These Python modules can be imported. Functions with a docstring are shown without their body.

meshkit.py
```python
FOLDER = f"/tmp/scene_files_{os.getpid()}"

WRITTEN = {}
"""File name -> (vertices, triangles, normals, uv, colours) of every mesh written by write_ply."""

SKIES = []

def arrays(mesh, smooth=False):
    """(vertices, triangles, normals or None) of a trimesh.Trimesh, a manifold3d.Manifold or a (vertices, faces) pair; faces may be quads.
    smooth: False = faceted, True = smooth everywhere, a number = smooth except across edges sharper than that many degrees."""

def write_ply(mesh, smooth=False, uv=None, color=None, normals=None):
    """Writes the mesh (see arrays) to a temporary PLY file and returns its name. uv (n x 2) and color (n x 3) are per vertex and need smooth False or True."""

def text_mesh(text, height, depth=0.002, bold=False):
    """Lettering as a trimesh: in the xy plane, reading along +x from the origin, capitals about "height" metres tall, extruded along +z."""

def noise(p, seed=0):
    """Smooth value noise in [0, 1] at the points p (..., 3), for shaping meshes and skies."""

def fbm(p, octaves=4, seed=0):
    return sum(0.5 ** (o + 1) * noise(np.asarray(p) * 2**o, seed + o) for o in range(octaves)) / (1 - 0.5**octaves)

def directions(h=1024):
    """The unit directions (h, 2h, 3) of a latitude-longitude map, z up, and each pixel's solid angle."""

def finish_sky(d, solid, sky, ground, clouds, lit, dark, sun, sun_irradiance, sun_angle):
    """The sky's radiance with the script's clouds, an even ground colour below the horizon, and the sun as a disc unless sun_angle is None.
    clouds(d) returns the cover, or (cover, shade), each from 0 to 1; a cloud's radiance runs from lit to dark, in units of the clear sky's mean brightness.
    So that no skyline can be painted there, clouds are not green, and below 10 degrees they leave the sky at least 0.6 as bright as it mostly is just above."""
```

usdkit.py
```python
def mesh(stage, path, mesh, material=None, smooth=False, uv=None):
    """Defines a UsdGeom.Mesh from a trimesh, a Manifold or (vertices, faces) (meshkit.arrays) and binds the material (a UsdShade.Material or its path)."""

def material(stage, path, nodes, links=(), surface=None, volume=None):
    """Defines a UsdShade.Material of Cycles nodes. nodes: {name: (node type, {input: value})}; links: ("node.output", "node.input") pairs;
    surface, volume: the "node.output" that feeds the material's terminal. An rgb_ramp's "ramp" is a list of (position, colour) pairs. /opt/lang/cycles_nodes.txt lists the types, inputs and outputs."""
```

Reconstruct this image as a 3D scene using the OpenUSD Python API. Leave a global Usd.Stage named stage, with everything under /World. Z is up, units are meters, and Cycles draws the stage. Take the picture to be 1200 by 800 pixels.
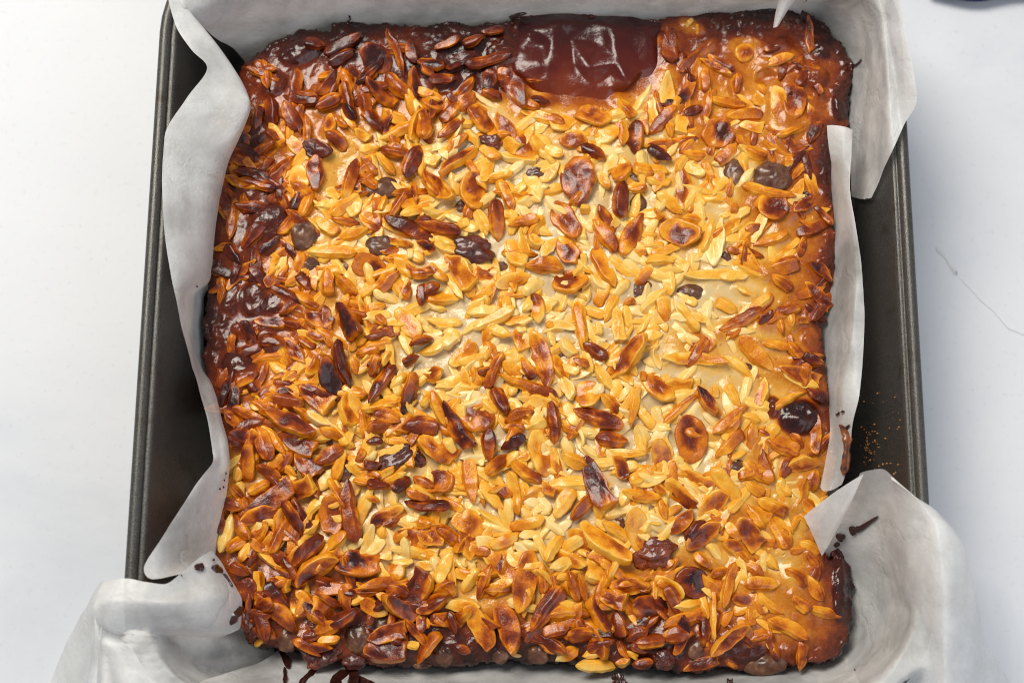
import math, random
import numpy as np, trimesh, shapely, usdkit
from scipy.interpolate import PchipInterpolator
from scipy.ndimage import distance_transform_edt, gaussian_filter
from meshkit import noise, fbm
from pxr import Gf, Sdf, Usd, UsdGeom, UsdLux, UsdShade, Vt

random.seed(11)
rng = np.random.default_rng(11)
stage = Usd.Stage.CreateInMemory()
UsdGeom.Xform.Define(stage, '/World')
T = Sdf.ValueTypeNames

# ------------------------------------------------------------------ camera, light, exposure
TILT = math.radians(12.645)
RIM_Z = 0.052                       # top of the tin above the table
EYE = np.array([-0.0052, -0.0916, RIM_Z + 0.3997])
FPX = 1200 * 50 / 36.0              # focal length in pixels of the 1200 px wide photograph
cam = UsdGeom.Camera.Define(stage, '/World/camera')
cam.CreateFocalLengthAttr(50.0); cam.CreateHorizontalApertureAttr(36.0)
cam.AddTranslateOp().Set(Gf.Vec3d(*EYE.tolist())); cam.AddRotateXOp().Set(math.degrees(TILT))
cam.CreateClippingRangeAttr(Gf.Vec2f(0.01, 100)); cam.CreateFStopAttr(11.0); cam.CreateFocusDistanceAttr(0.425)
cam.CreateExposureAttr(0.12)

def aim(prim, eye, target):
    m = Gf.Matrix4d().SetLookAt(Gf.Vec3d(*eye), Gf.Vec3d(*target), Gf.Vec3d(0, 0, 1)).GetInverse()
    prim.AddTransformOp().Set(m)

usdkit.material(stage, '/World/Looks/room_light', {'b': ('background_shader', {'color': (0.80, 0.88, 1.0), 'strength': 0.26})}, surface='b.background')
dome = UsdLux.DomeLight.Define(stage, '/World/sky')
UsdShade.MaterialBindingAPI.Apply(dome.GetPrim()).Bind(UsdShade.Material.Get(stage, '/World/Looks/room_light'))
win = UsdLux.RectLight.Define(stage, '/World/window_light')
win.CreateWidthAttr(0.45); win.CreateHeightAttr(0.45); win.CreateIntensityAttr(13.4)
win.CreateColorAttr(Gf.Vec3f(1.0, 0.945, 0.85)); win.CreateNormalizeAttr(False)
aim(win, (-0.29, 0.40, 0.82), (0.0, 0.02, 0.03))

fill = UsdLux.RectLight.Define(stage, '/World/room_fill_light')
fill.CreateWidthAttr(1.2); fill.CreateHeightAttr(0.9); fill.CreateIntensityAttr(1.3)
fill.CreateColorAttr(Gf.Vec3f(0.88, 0.92, 1.0)); fill.CreateNormalizeAttr(False)
aim(fill, (0.75, -0.55, 0.75), (0.0, 0.0, 0.03))

def P(px, py, z):
    """A point of the photograph (pixels of 1200 x 800) at the height z above the table."""
    px, py = np.asarray(px, float), np.asarray(py, float)
    a, b = (px - 600) / FPX, -(py - 400) / FPX
    d = np.stack([a, b * math.cos(TILT) + math.sin(TILT), b * math.sin(TILT) - math.cos(TILT)], -1)
    k = (np.asarray(z, float) - EYE[2]) / d[..., 2]
    return EYE + d * k[..., None]

def pix(p):
    q = np.asarray(p, float) - EYE
    f = q[..., 1] * math.sin(TILT) - q[..., 2] * math.cos(TILT)
    u = q[..., 1] * math.cos(TILT) + q[..., 2] * math.sin(TILT)
    return 600 + FPX * q[..., 0] / f, 400 - FPX * u / f

# ------------------------------------------------------------------ helpers
used = {}
def numbered(parent, name):
    k = used.get((parent, name), 0); used[(parent, name)] = k + 1
    return f'{parent}/{name}' + (f'_{k:03d}' if k else '')

def tag(prim, label=None, cat=None, group=None, kind=None):
    for k, v in (('label', label), ('category', cat), ('group', group), ('kind', kind)):
        if v: prim.SetCustomDataByKey(k, v)
    return prim

def thing(name, label, cat, group=None, kind=None, loc=(0, 0, 0)):
    x = UsdGeom.Xform.Define(stage, numbered('/World', name)); x.AddTranslateOp().Set(Gf.Vec3d(*loc))
    return tag(x.GetPrim(), label, cat, group, kind)

def part(name, v, f, mat, parent=None, toast=None, smooth=True, label=None, kind=None):
    path = numbered(str(parent.GetPath()) if parent else '/World', name)
    if smooth is True:
        m = usdkit.mesh(stage, path, (v, f), '/World/Looks/' + mat, smooth=True)
    else:
        m = usdkit.mesh(stage, path, (v, f), '/World/Looks/' + mat, smooth=smooth)
    if toast is not None:
        UsdGeom.PrimvarsAPI(m).CreatePrimvar('toast', T.FloatArray, 'vertex').Set(Vt.FloatArray.FromNumpy(np.asarray(toast, np.float32)))
    return tag(m.GetPrim(), label, kind=kind)

def join(items):
    vs, fs, ts, n = [], [], [], 0
    for v, f, t in items:
        vs.append(v); fs.append(f + n); ts.append(t); n += len(v)
    return np.vstack(vs), np.vstack(fs), np.concatenate(ts)

def tri(f):
    f = np.asarray(f)
    return np.vstack([f[:, [0, 1, 2]], f[:, [0, 2, 3]]]) if f.shape[1] == 4 else f

def grid_faces(n, m, wrap=False):
    i, j = np.meshgrid(np.arange(n - 1), np.arange(m if wrap else m - 1), indexing='ij')
    j2 = (j + 1) % m
    return tri(np.stack([i * m + j, i * m + j2, (i + 1) * m + j2, (i + 1) * m + j], -1).reshape(-1, 4))

def normals(v, f):
    n = np.zeros_like(v); c = np.cross(v[f[:, 1]] - v[f[:, 0]], v[f[:, 2]] - v[f[:, 0]])
    for k in range(3): np.add.at(n, f[:, k], c)
    return n / (np.linalg.norm(n, axis=1, keepdims=True) + 1e-15)

# ------------------------------------------------------------------ materials
M = lambda name, *a, **k: usdkit.material(stage, '/World/Looks/' + name, *a, **k)
TOASTED = [(0.0, (0.89, 0.69, 0.34)), (0.13, (0.88, 0.60, 0.19)), (0.26, (0.86, 0.48, 0.065)), (0.40, (0.79, 0.32, 0.014)), (0.54, (0.58, 0.155, 0.005)),
           (0.67, (0.29, 0.050, 0.003)), (0.8, (0.145, 0.019, 0.004)), (0.9, (0.075, 0.011, 0.005)), (1.0, (0.028, 0.006, 0.005))]
GLAZE = [(0.0, (0.60, 0.46, 0.27)), (0.10, (0.66, 0.48, 0.22)), (0.26, (0.70, 0.38, 0.065)), (0.42, (0.56, 0.20, 0.012)), (0.57, (0.38, 0.088, 0.005)),
         (0.72, (0.19, 0.030, 0.005)), (0.85, (0.075, 0.012, 0.005)), (1.0, (0.018, 0.005, 0.005))]
def toasted(name, ramp, amp, scale, rough, coat, bump, bscale, sss=0.0):
    M(name, {'g': ('geometry', {}), 'a': ('attribute', {'attribute': 'toast'}),
             'n': ('noise_texture', {'scale': scale, 'detail': 5.0, 'roughness': 0.62}),
             'n2': ('noise_texture', {'scale': scale * 5, 'detail': 3.0, 'roughness': 0.6}),
             'm1': ('math', {'math_type': 'multiply_add', 'value2': amp, 'value3': -amp / 2}),
             'm2': ('math', {'math_type': 'multiply_add', 'value2': amp * 0.7, 'value3': -amp * 0.35}),
             's1': ('math', {'math_type': 'add'}), 's2': ('math', {'math_type': 'add', 'use_clamp': True}),
             'r': ('rgb_ramp', {'ramp': ramp}),
             'nb': ('noise_texture', {'scale': bscale, 'detail': 4.0, 'roughness': 0.6}),
             'ro': ('math', {'math_type': 'multiply_add', 'value2': 0.3, 'value3': rough - 0.15, 'use_clamp': True}),
             'b': ('bump', {'strength': bump, 'distance': 0.0006}),
             'p': ('principled_bsdf', {'coat_weight': coat, 'specular_ior_level': 0.42, 'coat_roughness': 0.06, 'ior': 1.47, 'subsurface_weight': sss, 'subsurface_scale': 0.0016, 'subsurface_radius': (1.0, 0.45, 0.12)})},
      [('g.position', 'n.vector'), ('g.position', 'n2.vector'), ('g.position', 'nb.vector'), ('n.fac', 'm1.value1'), ('n2.fac', 'm2.value1'),
       ('a.fac', 's1.value1'), ('m1.value', 's1.value2'), ('s1.value', 's2.value1'), ('m2.value', 's2.value2'), ('s2.value', 'r.fac'), ('r.color', 'p.base_color'),
       ('nb.fac', 'b.height'), ('b.normal', 'p.normal'), ('n.fac', 'ro.value1'), ('ro.value', 'p.roughness')], surface='p.BSDF')
toasted('toasted_almond', TOASTED, 0.28, 420, 0.19, 0.18, 0.30, 1300, 0.0)
toasted('caramel', GLAZE, 0.28, 330, 0.13, 0.25, 0.34, 800, 0.0)
toasted('burnt_sugar', TOASTED, 0.2, 500, 0.2, 0.6, 0.7, 1400)
M('chocolate', {'g': ('geometry', {}), 'n': ('noise_texture', {'scale': 300, 'detail': 5.0, 'roughness': 0.6}), 'r': ('rgb_ramp', {'ramp': [(0.3, (0.05, 0.016, 0.008)), (0.48, (0.11, 0.040, 0.020)), (0.6, (0.17, 0.072, 0.034)), (0.72, (0.33, 0.19, 0.09))]}),
                'b': ('bump', {'strength': 0.6, 'distance': 0.0007}), 'p': ('principled_bsdf', {'roughness': 0.3, 'coat_weight': 0.25, 'coat_roughness': 0.1})},
  [('g.position', 'n.vector'), ('n.fac', 'r.fac'), ('r.color', 'p.base_color'), ('n.fac', 'b.height'), ('b.normal', 'p.normal')], surface='p.BSDF')
M('caramel_skin', {'g': ('geometry', {}), 'a': ('attribute', {'attribute': 'toast'}), 'n': ('noise_texture', {'scale': 120, 'detail': 3.0}), 'm': ('math', {'math_type': 'multiply_add', 'value2': 0.30}),
   'r': ('rgb_ramp', {'ramp': [(0.05, (0.22, 0.034, 0.004)), (0.32, (0.085, 0.008, 0.004)), (0.65, (0.025, 0.003, 0.004))]}), 'nb': ('noise_texture', {'scale': 420, 'detail': 4.0}), 'b': ('bump', {'strength': 0.35, 'distance': 0.0007}), 'p': ('principled_bsdf', {'roughness': 0.24, 'specular_ior_level': 0.5, 'coat_weight': 0.0})},
  [('g.position', 'n.vector'), ('n.fac', 'm.value1'), ('a.fac', 'm.value3'), ('m.value', 'r.fac'), ('r.color', 'p.base_color'), ('g.position', 'nb.vector'), ('nb.fac', 'b.height'), ('b.normal', 'p.normal')], surface='p.BSDF')
M('stain', {'p': ('principled_bsdf', {'base_color': (0.035, 0.009, 0.006), 'roughness': 0.25, 'coat_weight': 0.3})}, surface='p.BSDF')
M('stain_amber', {'g': ('geometry', {}), 'n': ('noise_texture', {'scale': 500, 'detail': 4.0}), 'r': ('rgb_ramp', {'ramp': [(0.35, (0.05, 0.012, 0.006)), (0.65, (0.26, 0.07, 0.012))]}), 'p': ('principled_bsdf', {'roughness': 0.3, 'coat_weight': 0.3})},
  [('g.position', 'n.vector'), ('n.fac', 'r.fac'), ('r.color', 'p.base_color')], surface='p.BSDF')
M('sugar_grain', {'p': ('principled_bsdf', {'base_color': (0.34, 0.15, 0.04), 'roughness': 0.35})}, surface='p.BSDF')
# baking parchment: thin, greasy in patches, lets light through
M('parchment', {'g': ('geometry', {}), 'n': ('noise_texture', {'scale': 60, 'detail': 7.0, 'roughness': 0.65, 'distortion': 0.25}), 'f': ('noise_texture', {'scale': 1100, 'detail': 4.0, 'roughness': 0.7}),
                'n5': ('noise_texture', {'scale': 21, 'detail': 5.0, 'roughness': 0.6}), 'g5': ('map_range', {'from_min': 0.50, 'from_max': 0.66, 'to_min': 0.0, 'to_max': 0.34, 'clamp': True}), 'ga': ('math', {'math_type': 'add', 'use_clamp': True}), 'v': ('voronoi_texture', {'scale': 24, 'feature': 'distance_to_edge', 'randomness': 1.0}), 'vd': ('mix', {'mix_type': 'add', 'fac': 0.035}),
                'vr': ('rgb_ramp', {'ramp': [(0.0, (0, 0, 0)), (0.05, (0.85, 0.85, 0.85)), (0.3, (1, 1, 1))]}),
                'r': ('rgb_ramp', {'ramp': [(0.3, (0.83, 0.82, 0.79)), (0.5, (0.90, 0.90, 0.885)), (0.72, (0.95, 0.95, 0.95))]}),
                'fr': ('rgb_ramp', {'ramp': [(0.3, (0.90, 0.90, 0.89)), (0.6, (1, 1, 1))]}), 'mx': ('mix', {'mix_type': 'multiply', 'fac': 0.8}),
                'hs': ('math', {'math_type': 'multiply_add', 'value2': 0.22}), 'b': ('bump', {'strength': 0.5, 'distance': 0.0012}),
                'd': ('principled_bsdf', {'roughness': 0.38, 'specular_ior_level': 0.45}), 't': ('translucent_bsdf', {}), 'm': ('mix_closure', {'fac': 0.36}),
                'tr': ('transparent_bsdf', {'color': (0.97, 0.96, 0.93)}), 'gr': ('map_range', {'from_min': 0.62, 'from_max': 0.35, 'to_min': 0.03, 'to_max': 0.20, 'clamp': True}), 'm2': ('mix_closure', {})},
  [('g.position', 'n.vector'), ('g.position', 'f.vector'), ('g.position', 'vd.color1'), ('n.color', 'vd.color2'), ('vd.color', 'v.vector'), ('v.distance', 'vr.fac'),
   ('n.fac', 'r.fac'), ('f.fac', 'fr.fac'), ('r.color', 'mx.color1'), ('fr.color', 'mx.color2'), ('mx.color', 'd.base_color'), ('mx.color', 't.color'),
   ('vr.color', 'hs.value1'), ('n.fac', 'hs.value3'), ('hs.value', 'b.height'), ('b.normal', 'd.normal'), ('n.fac', 'gr.value'), ('g.position', 'n5.vector'), ('n5.fac', 'g5.value'), ('gr.result', 'ga.value1'), ('g5.result', 'ga.value2'), ('ga.value', 'm2.fac'),
   ('d.BSDF', 'm.closure1'), ('t.BSDF', 'm.closure2'), ('m.closure', 'm2.closure1'), ('tr.BSDF', 'm2.closure2')], surface='m2.closure')
# dark non-stick coating with a fine sparkle
M('nonstick', {'g': ('geometry', {}), 'n': ('noise_texture', {'scale': 2600, 'detail': 2.0}), 'n2': ('noise_texture', {'scale': 40, 'detail': 4.0}),
               'r': ('rgb_ramp', {'ramp': [(0.35, (0.055, 0.052, 0.047)), (0.7, (0.135, 0.129, 0.117))]}),
               'ro': ('math', {'math_type': 'multiply_add', 'value2': 0.25, 'value3': 0.26}), 'b': ('bump', {'strength': 0.5, 'distance': 0.0002}),
               'n4': ('noise_texture', {'scale': 75, 'detail': 7.0, 'roughness': 0.7}), 'r4': ('rgb_ramp', {'ramp': [(0.58, (1, 1, 1)), (0.68, (0.62, 0.50, 0.38))]}), 'mm': ('mix', {'mix_type': 'multiply', 'fac': 0.8}), 'p': ('principled_bsdf', {'metallic': 0.55})},
  [('g.position', 'n.vector'), ('g.position', 'n2.vector'), ('g.position', 'n4.vector'), ('n4.fac', 'r4.fac'), ('n.fac', 'r.fac'), ('r.color', 'mm.color1'), ('r4.color', 'mm.color2'), ('mm.color', 'p.base_color'), ('n2.fac', 'ro.value1'), ('ro.value', 'p.roughness'), ('n.fac', 'b.height'), ('b.normal', 'p.normal')], surface='p.BSDF')
# white stone with faint cloudy veins
M('white_stone', {'g': ('geometry', {}), 'n': ('noise_texture', {'scale': 9, 'detail': 8.0, 'roughness': 0.62, 'distortion': 0.8}), 'n3': ('noise_texture', {'scale': 420, 'detail': 4.0, 'roughness': 0.7}),
                  'r': ('rgb_ramp', {'ramp': [(0.25, (0.58, 0.61, 0.66)), (0.45, (0.69, 0.708, 0.74)), (0.75, (0.745, 0.757, 0.777))]}),
                  'r3': ('rgb_ramp', {'ramp': [(0.28, (0.90, 0.90, 0.90)), (0.42, (1, 1, 1))]}), 'mx': ('mix', {'mix_type': 'multiply', 'fac': 1.0}),
                  'p': ('principled_bsdf', {'roughness': 0.55, 'specular_ior_level': 0.3})},
  [('g.position', 'n.vector'), ('g.position', 'n3.vector'), ('n.fac', 'r.fac'), ('n3.fac', 'r3.fac'), ('r.color', 'mx.color1'), ('r3.color', 'mx.color2'), ('mx.color', 'p.base_color')], surface='p.BSDF')
M('vein', {'p': ('principled_bsdf', {'base_color': (0.645, 0.645, 0.655), 'roughness': 0.6})}, surface='p.BSDF')
M('navy_cloth', {'g': ('geometry', {}), 'w': ('wave_texture', {'scale': 700, 'distortion': 1.0}), 'r': ('rgb_ramp', {'ramp': [(0, (0.010, 0.012, 0.045)), (1, (0.022, 0.026, 0.085))]}), 'p': ('principled_bsdf', {'roughness': 0.9})},
  [('g.position', 'w.vector'), ('w.fac', 'r.fac'), ('r.color', 'p.base_color')], surface='p.BSDF')

# ------------------------------------------------------------------ table
def rounded_box(sx, sy, sz, r=0.004):
    b = trimesh.creation.box((sx, sy, sz)); return np.array(b.vertices), np.array(b.faces)
v, f = rounded_box(1.5, 1.3, 0.03); v = v + [0, 0, -0.015]
top = part('tabletop', v, f, 'white_stone', smooth=False)
tag(top, 'white stone worktop with faint grey clouding under the tin', kind='structure')
def ribbon(pts, w, z, seed):
    """A thin flat streak along a line of photo points at height z."""
    p = np.array(pts, float); s = np.linspace(0, len(p) - 1, 40)
    q = P(PchipInterpolator(range(len(p)), p[:, 0])(s), PchipInterpolator(range(len(p)), p[:, 1])(s), z)
    q[:, :2] += (fbm(np.stack([s * 2, s * 0, s * 0], -1), 3, seed) - 0.5)[:, None] * 0.0012
    d = np.gradient(q, axis=0); d /= np.linalg.norm(d, axis=1, keepdims=True)
    nrm = np.stack([-d[:, 1], d[:, 0], 0 * s], -1)
    h = w * (0.25 + fbm(np.stack([s * 4, s * 0 + 3, s * 0], -1), 2, seed)) * np.clip(np.minimum(s, s[-1] - s) * 3, 0.1, 1)
    v = np.empty((80, 3)); v[0::2] = q + nrm * h[:, None]; v[1::2] = q - nrm * h[:, None]
    return v, grid_faces(40, 2)
for k, (pts, w) in enumerate([([(1098, 288), (1108, 300), (1118, 316), (1122, 322)], 0.0007), ([(1126, 326), (1150, 350), (1183, 383), (1215, 402)], 0.00022)]):
    v, f = ribbon(pts, w, 0.0002, k)
    part('vein', v, f, 'vein', top)
# dark blue cloth whose edge just enters the far right corner
s, u = np.linspace(0, 1, 60), np.linspace(0, 1, 24)
S, U = np.meshgrid(s, u, indexing='ij')
edge = P(1095 + 190 * s, -17 + 14 * s, 0.010)
th = 2 * math.pi * U
prof = 0.010 * np.sin(th); 
cv = np.empty(S.shape + (3,))
cv[..., 0] = edge[:, None, 0] + 0.0015 * np.sin(S * 9)
cv[..., 1] = edge[:, None, 1] + 0.014 + 0.014 * -np.cos(th) * (1 + 0.15 * np.sin(S * 7))
cv[..., 2] = 0.0042 + 0.0038 * np.sin(th) * (1 + 0.1 * np.sin(S * 11 + 1))
cv = cv.reshape(-1, 3)
c = part('rolled_cloth', cv, grid_faces(60, 24), 'navy_cloth')
tag(c, 'dark navy cloth at the far right corner, only its blurred edge in view', 'cloth')

# ------------------------------------------------------------------ baking tin
HALF, HALF_Y, MID_Y, CORNER, TAPER, FLOOR_Z = 0.1128, 0.1180, 0.0102, 0.034, 0.0075, 0.003
INNER = 0.0055
ROT = math.radians(-0.33)
def ring(off, z, n=12):
    h, hy, r = HALF - off, HALF_Y - off, max(CORNER - off, 0.002)
    pts = []
    for k, (cx, cy) in enumerate(((1, 1), (-1, 1), (-1, -1), (1, -1))):
        a = np.linspace(0, math.pi / 2, n) + k * math.pi / 2
        pts.append(np.stack([cx * (h - r) + r * np.cos(a), cy * (hy - r) + r * np.sin(a), np.full(n, z)], -1))
        q = np.array([cx, cy])
    p = np.vstack(pts)
    # straight runs get points in between
    out = []
    for a, b in zip(p, np.roll(p, -1, 0)):
        k = 16 if np.linalg.norm(b - a) > 0.05 else 1
        out += [a + (b - a) * i / k for i in range(k)]
    return np.array(out)
def lathe(profile, close=False):
    rings = [ring(o, z) for o, z in profile]
    if close: rings.append(rings[0])
    m = len(rings[0])
    v = np.vstack(rings); c, s_ = math.cos(ROT), math.sin(ROT)
    v = v @ np.array([[c, -s_, 0], [s_, c, 0], [0, 0, 1]]).T + [0, MID_Y, 0]
    return v, grid_faces(len(rings), m, True)
tin = thing('baking_tin', 'square dark non-stick baking tin with rolled rim', 'baking tin')
t_ = 0.0008
wall = [(0.0020, RIM_Z - 0.0024), (0.0036, RIM_Z - 0.0022), (0.0046, RIM_Z - 0.0021), (0.0052, RIM_Z - 0.0026), (0.0055, RIM_Z - 0.0040)] + [(0.0055 + TAPER * k / 8, RIM_Z - 0.004 - (RIM_Z - 0.004 - 0.009) * k / 8) for k in range(1, 9)]
fl = [(0.0055 + TAPER + 0.0012, 0.0055), (0.0055 + TAPER + 0.004, 0.0035), (0.0055 + TAPER + 0.008, FLOOR_Z)]
outer = [(o - t_, z - t_ * (k > len(wall))) for k, (o, z) in enumerate(wall + fl)][::-1]
v, f = lathe(wall + fl + outer, True)
part('tin_wall', v, f, 'nonstick', tin)
o = 0.0055 + TAPER + 0.008
v = np.vstack([ring(o, FLOOR_Z), [[0, 0, FLOOR_Z]]]) + [0, MID_Y, 0]; m = len(v) - 1
part('tin_floor', v, np.array([[i, (i + 1) % m, m] for i in range(m)]), 'nonstick', tin, smooth=False)
prof = []
for a in np.linspace(0, 2 * math.pi, 22, endpoint=False):
    prof.append((0.0018 - 0.0018 * math.cos(a), RIM_Z - 0.0019 + 0.0019 * math.sin(a)))
v, f = lathe(prof, True)
part('rolled_rim', v, f[:, ::-1], 'nonstick', tin)

# ------------------------------------------------------------------ parchment
def clear_of_tin(p):
    """True where a point is free of the tin: inside its tapering wall, above its rim, or outside it."""
    c, s_ = math.cos(-ROT), math.sin(-ROT)
    yy = p[..., 1] - MID_Y; x, y = np.abs(p[..., 0] * c - yy * s_), np.abs(p[..., 0] * s_ + yy * c)
    lim = HALF - INNER - TAPER * np.clip((RIM_Z - 0.004 - p[..., 2]) / (RIM_Z - 0.013), 0, 1) - 0.0010
    def within(h):
        r = CORNER - (HALF - h); qx, qy = x - (h - r), y - (h + HALF_Y - HALF - r)
        return np.where((qx > 0) & (qy > 0), np.hypot(qx, qy) < r, np.maximum(qx, qy) < r)
    return within(lim) | (p[..., 2] > RIM_Z + 0.0012) | ~within(HALF + 0.0012)
def fit_to_tin(p):
    """Lifts sheet points that would pass through the tin wall."""
    d = EYE - p; d = d / d[..., 2:3]
    need = np.zeros(p.shape[:2]); todo = ~clear_of_tin(p)
    for dz in np.arange(0.0008, 0.0560, 0.0008):
        ok = todo & clear_of_tin(p + d * dz); need[ok] = dz; todo &= ~ok
        if not todo.any(): break
    from scipy.ndimage import maximum_filter
    need = np.maximum(gaussian_filter(maximum_filter(need, 3), 1.2), need)
    return p + d * need[..., None]
def loft(rows, n=60, m=40, wrinkle=0.00035, seed=0, lift=0.0):
    a = np.array([[(x, y, z) for x, y, z in r] for r in rows], float)
    a[..., 2] /= 1000
    p = P(a[..., 0], a[..., 1], a[..., 2])
    i = np.linspace(0, len(rows) - 1, n); j = np.linspace(0, a.shape[1] - 1, m)
    p = PchipInterpolator(range(len(rows)), p, axis=0)(i)
    p = PchipInterpolator(range(a.shape[1]), p, axis=1)(j)
    p = fit_to_tin(p)
    v, f = p.reshape(-1, 3), grid_faces(n, m)
    nr = normals(v, f)
    w = np.abs(fbm(v * 55 + seed * 7.1, 3, seed) - 0.5) * 2          # soft creases
    w = w * 0.55 + np.minimum(np.abs(noise(v * 26 + seed * 1.7, seed + 2) - 0.5), np.abs(noise(v * 34 + seed, seed + 9) - 0.5)) * 2.2
    w2 = fbm(v * 160 + seed * 3.3, 2, seed + 5) - 0.5
    v = v + nr * ((0.4 - w) * wrinkle * 3.6 + w2 * wrinkle)[:, None] + [0, 0, lift]
    return v, f

sheets = {}
def blot(pts, mat, parent, z, w=None, name='caramel_stain', th=0.0004, seed=0):
    """A small raised smear that follows photo points; pts: (px, py, half width in px, z in mm)."""
    p = np.array(pts, float); n = max(16, 12 * len(p)); s = np.linspace(0, len(p) - 1, n)
    x, y, h, zz = (PchipInterpolator(range(len(p)), p[:, k])(s) for k in range(4))
    fv = sheets[str(parent.GetPath())]; fx, fy = pix(fv); c = np.empty((n, 3))
    for i in range(n):
        d2 = (fx - x[i]) ** 2 + (fy - y[i]) ** 2; w_ = np.argsort(d2)[:14]; w_ = w_[fv[w_, 2] > fv[w_, 2].max() - 0.004]
        k_ = 1 / (d2[w_] + 4); c[i] = P(x[i], y[i], (fv[w_, 2] * k_).sum() / k_.sum() + 0.0006)
    c = gaussian_filter(c, (1.6, 0)); d = np.gradient(c, axis=0); d /= np.linalg.norm(d, axis=1, keepdims=True)
    side = np.cross(d, [0, 0, 1.0]); side /= np.linalg.norm(side, axis=1, keepdims=True)
    h = h * 0.00021 * (0.75 + 0.5 * noise(np.stack([s * 3, s * 0, s * 0], -1), seed)) * np.sqrt(np.clip(np.minimum(s, s[-1] - s) * 3, 0.05, 1))
    a = np.linspace(0, math.pi, 7)
    v = c[:, None] + side[:, None] * (np.cos(a)[None, :, None] * h[:, None, None]) + np.array([0, 0, 1.0]) * (np.sin(a)[None, :, None] * np.minimum(th, h)[:, None, None])
    v = v.reshape(-1, 3)
    return part(name, v, grid_faces(n, 7), mat, parent)

sheet = thing('parchment_sheet', 'narrow white parchment strip curling up along the left and right sides of the bake', 'baking parchment')
left_rows = [
    [(197, -5, 58), (202, -6, 57), (207, -8, 56), (205, -5, 42)],
    [(205, 28, 55), (215, 24, 55), (228, 18, 53), (224, 28, 40)],
    [(224, 58, 54), (240, 50, 53), (255, 52, 50), (249, 60, 34)],
    [(243, 80, 53), (263, 82, 50), (284, 97, 45), (272, 105, 25)],
    [(218, 116, 55), (255, 118, 52), (294, 123, 48), (276, 134, 20)],
    [(193, 160, 56), (235, 158, 52), (284, 152, 47), (268, 162, 12)],
    [(190, 200, 56), (225, 200, 51), (265, 195, 43), (255, 205, 8)],
    [(192, 260, 56), (222, 260, 50), (250, 262, 40), (250, 270, 6)],
    [(200, 320, 55), (224, 320, 49), (244, 325, 36), (247, 330, 6)],
    [(207, 355, 54), (218, 352, 47), (226, 348, 37), (240, 350, 6)],
    [(214, 390, 52), (219, 390, 47), (223, 386, 38), (239, 390, 6)],
    [(224, 425, 49), (228, 427, 45), (233, 428, 37), (240, 430, 6)],
    [(234, 455, 47), (240, 455, 43), (248, 452, 37), (250, 455, 8)],
    [(244, 495, 47), (252, 495, 44), (262, 500, 38), (258, 505, 8)],
    [(249, 528, 46), (257, 526, 44), (267, 524, 40), (262, 530, 10)],
    [(250, 540, 47), (258, 540, 44), (268, 546, 40), (262, 550, 12)],
    [(230, 567, 50), (245, 567, 46), (265, 570, 37), (256, 575, 10)],
    [(212, 595, 53), (232, 597, 47), (259, 602, 34), (250, 606, 8)],
    [(190, 630, 55), (218, 630, 48), (253, 635, 33), (246, 640, 8)],
    [(169, 664, 57), (205, 662, 50), (248, 655, 34), (242, 660, 8)],
    [(180, 677, 58), (210, 672, 51), (246, 662, 38), (244, 668, 10)],
]
v, f = loft(left_rows, 160, 30, 0.0003, 1)
flap_l = part('flap', v, f, 'parchment', sheet, label='left flap that bulges over the top left corner and pinches narrow at mid height')
sheets[str(flap_l.GetPath())] = v
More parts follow.
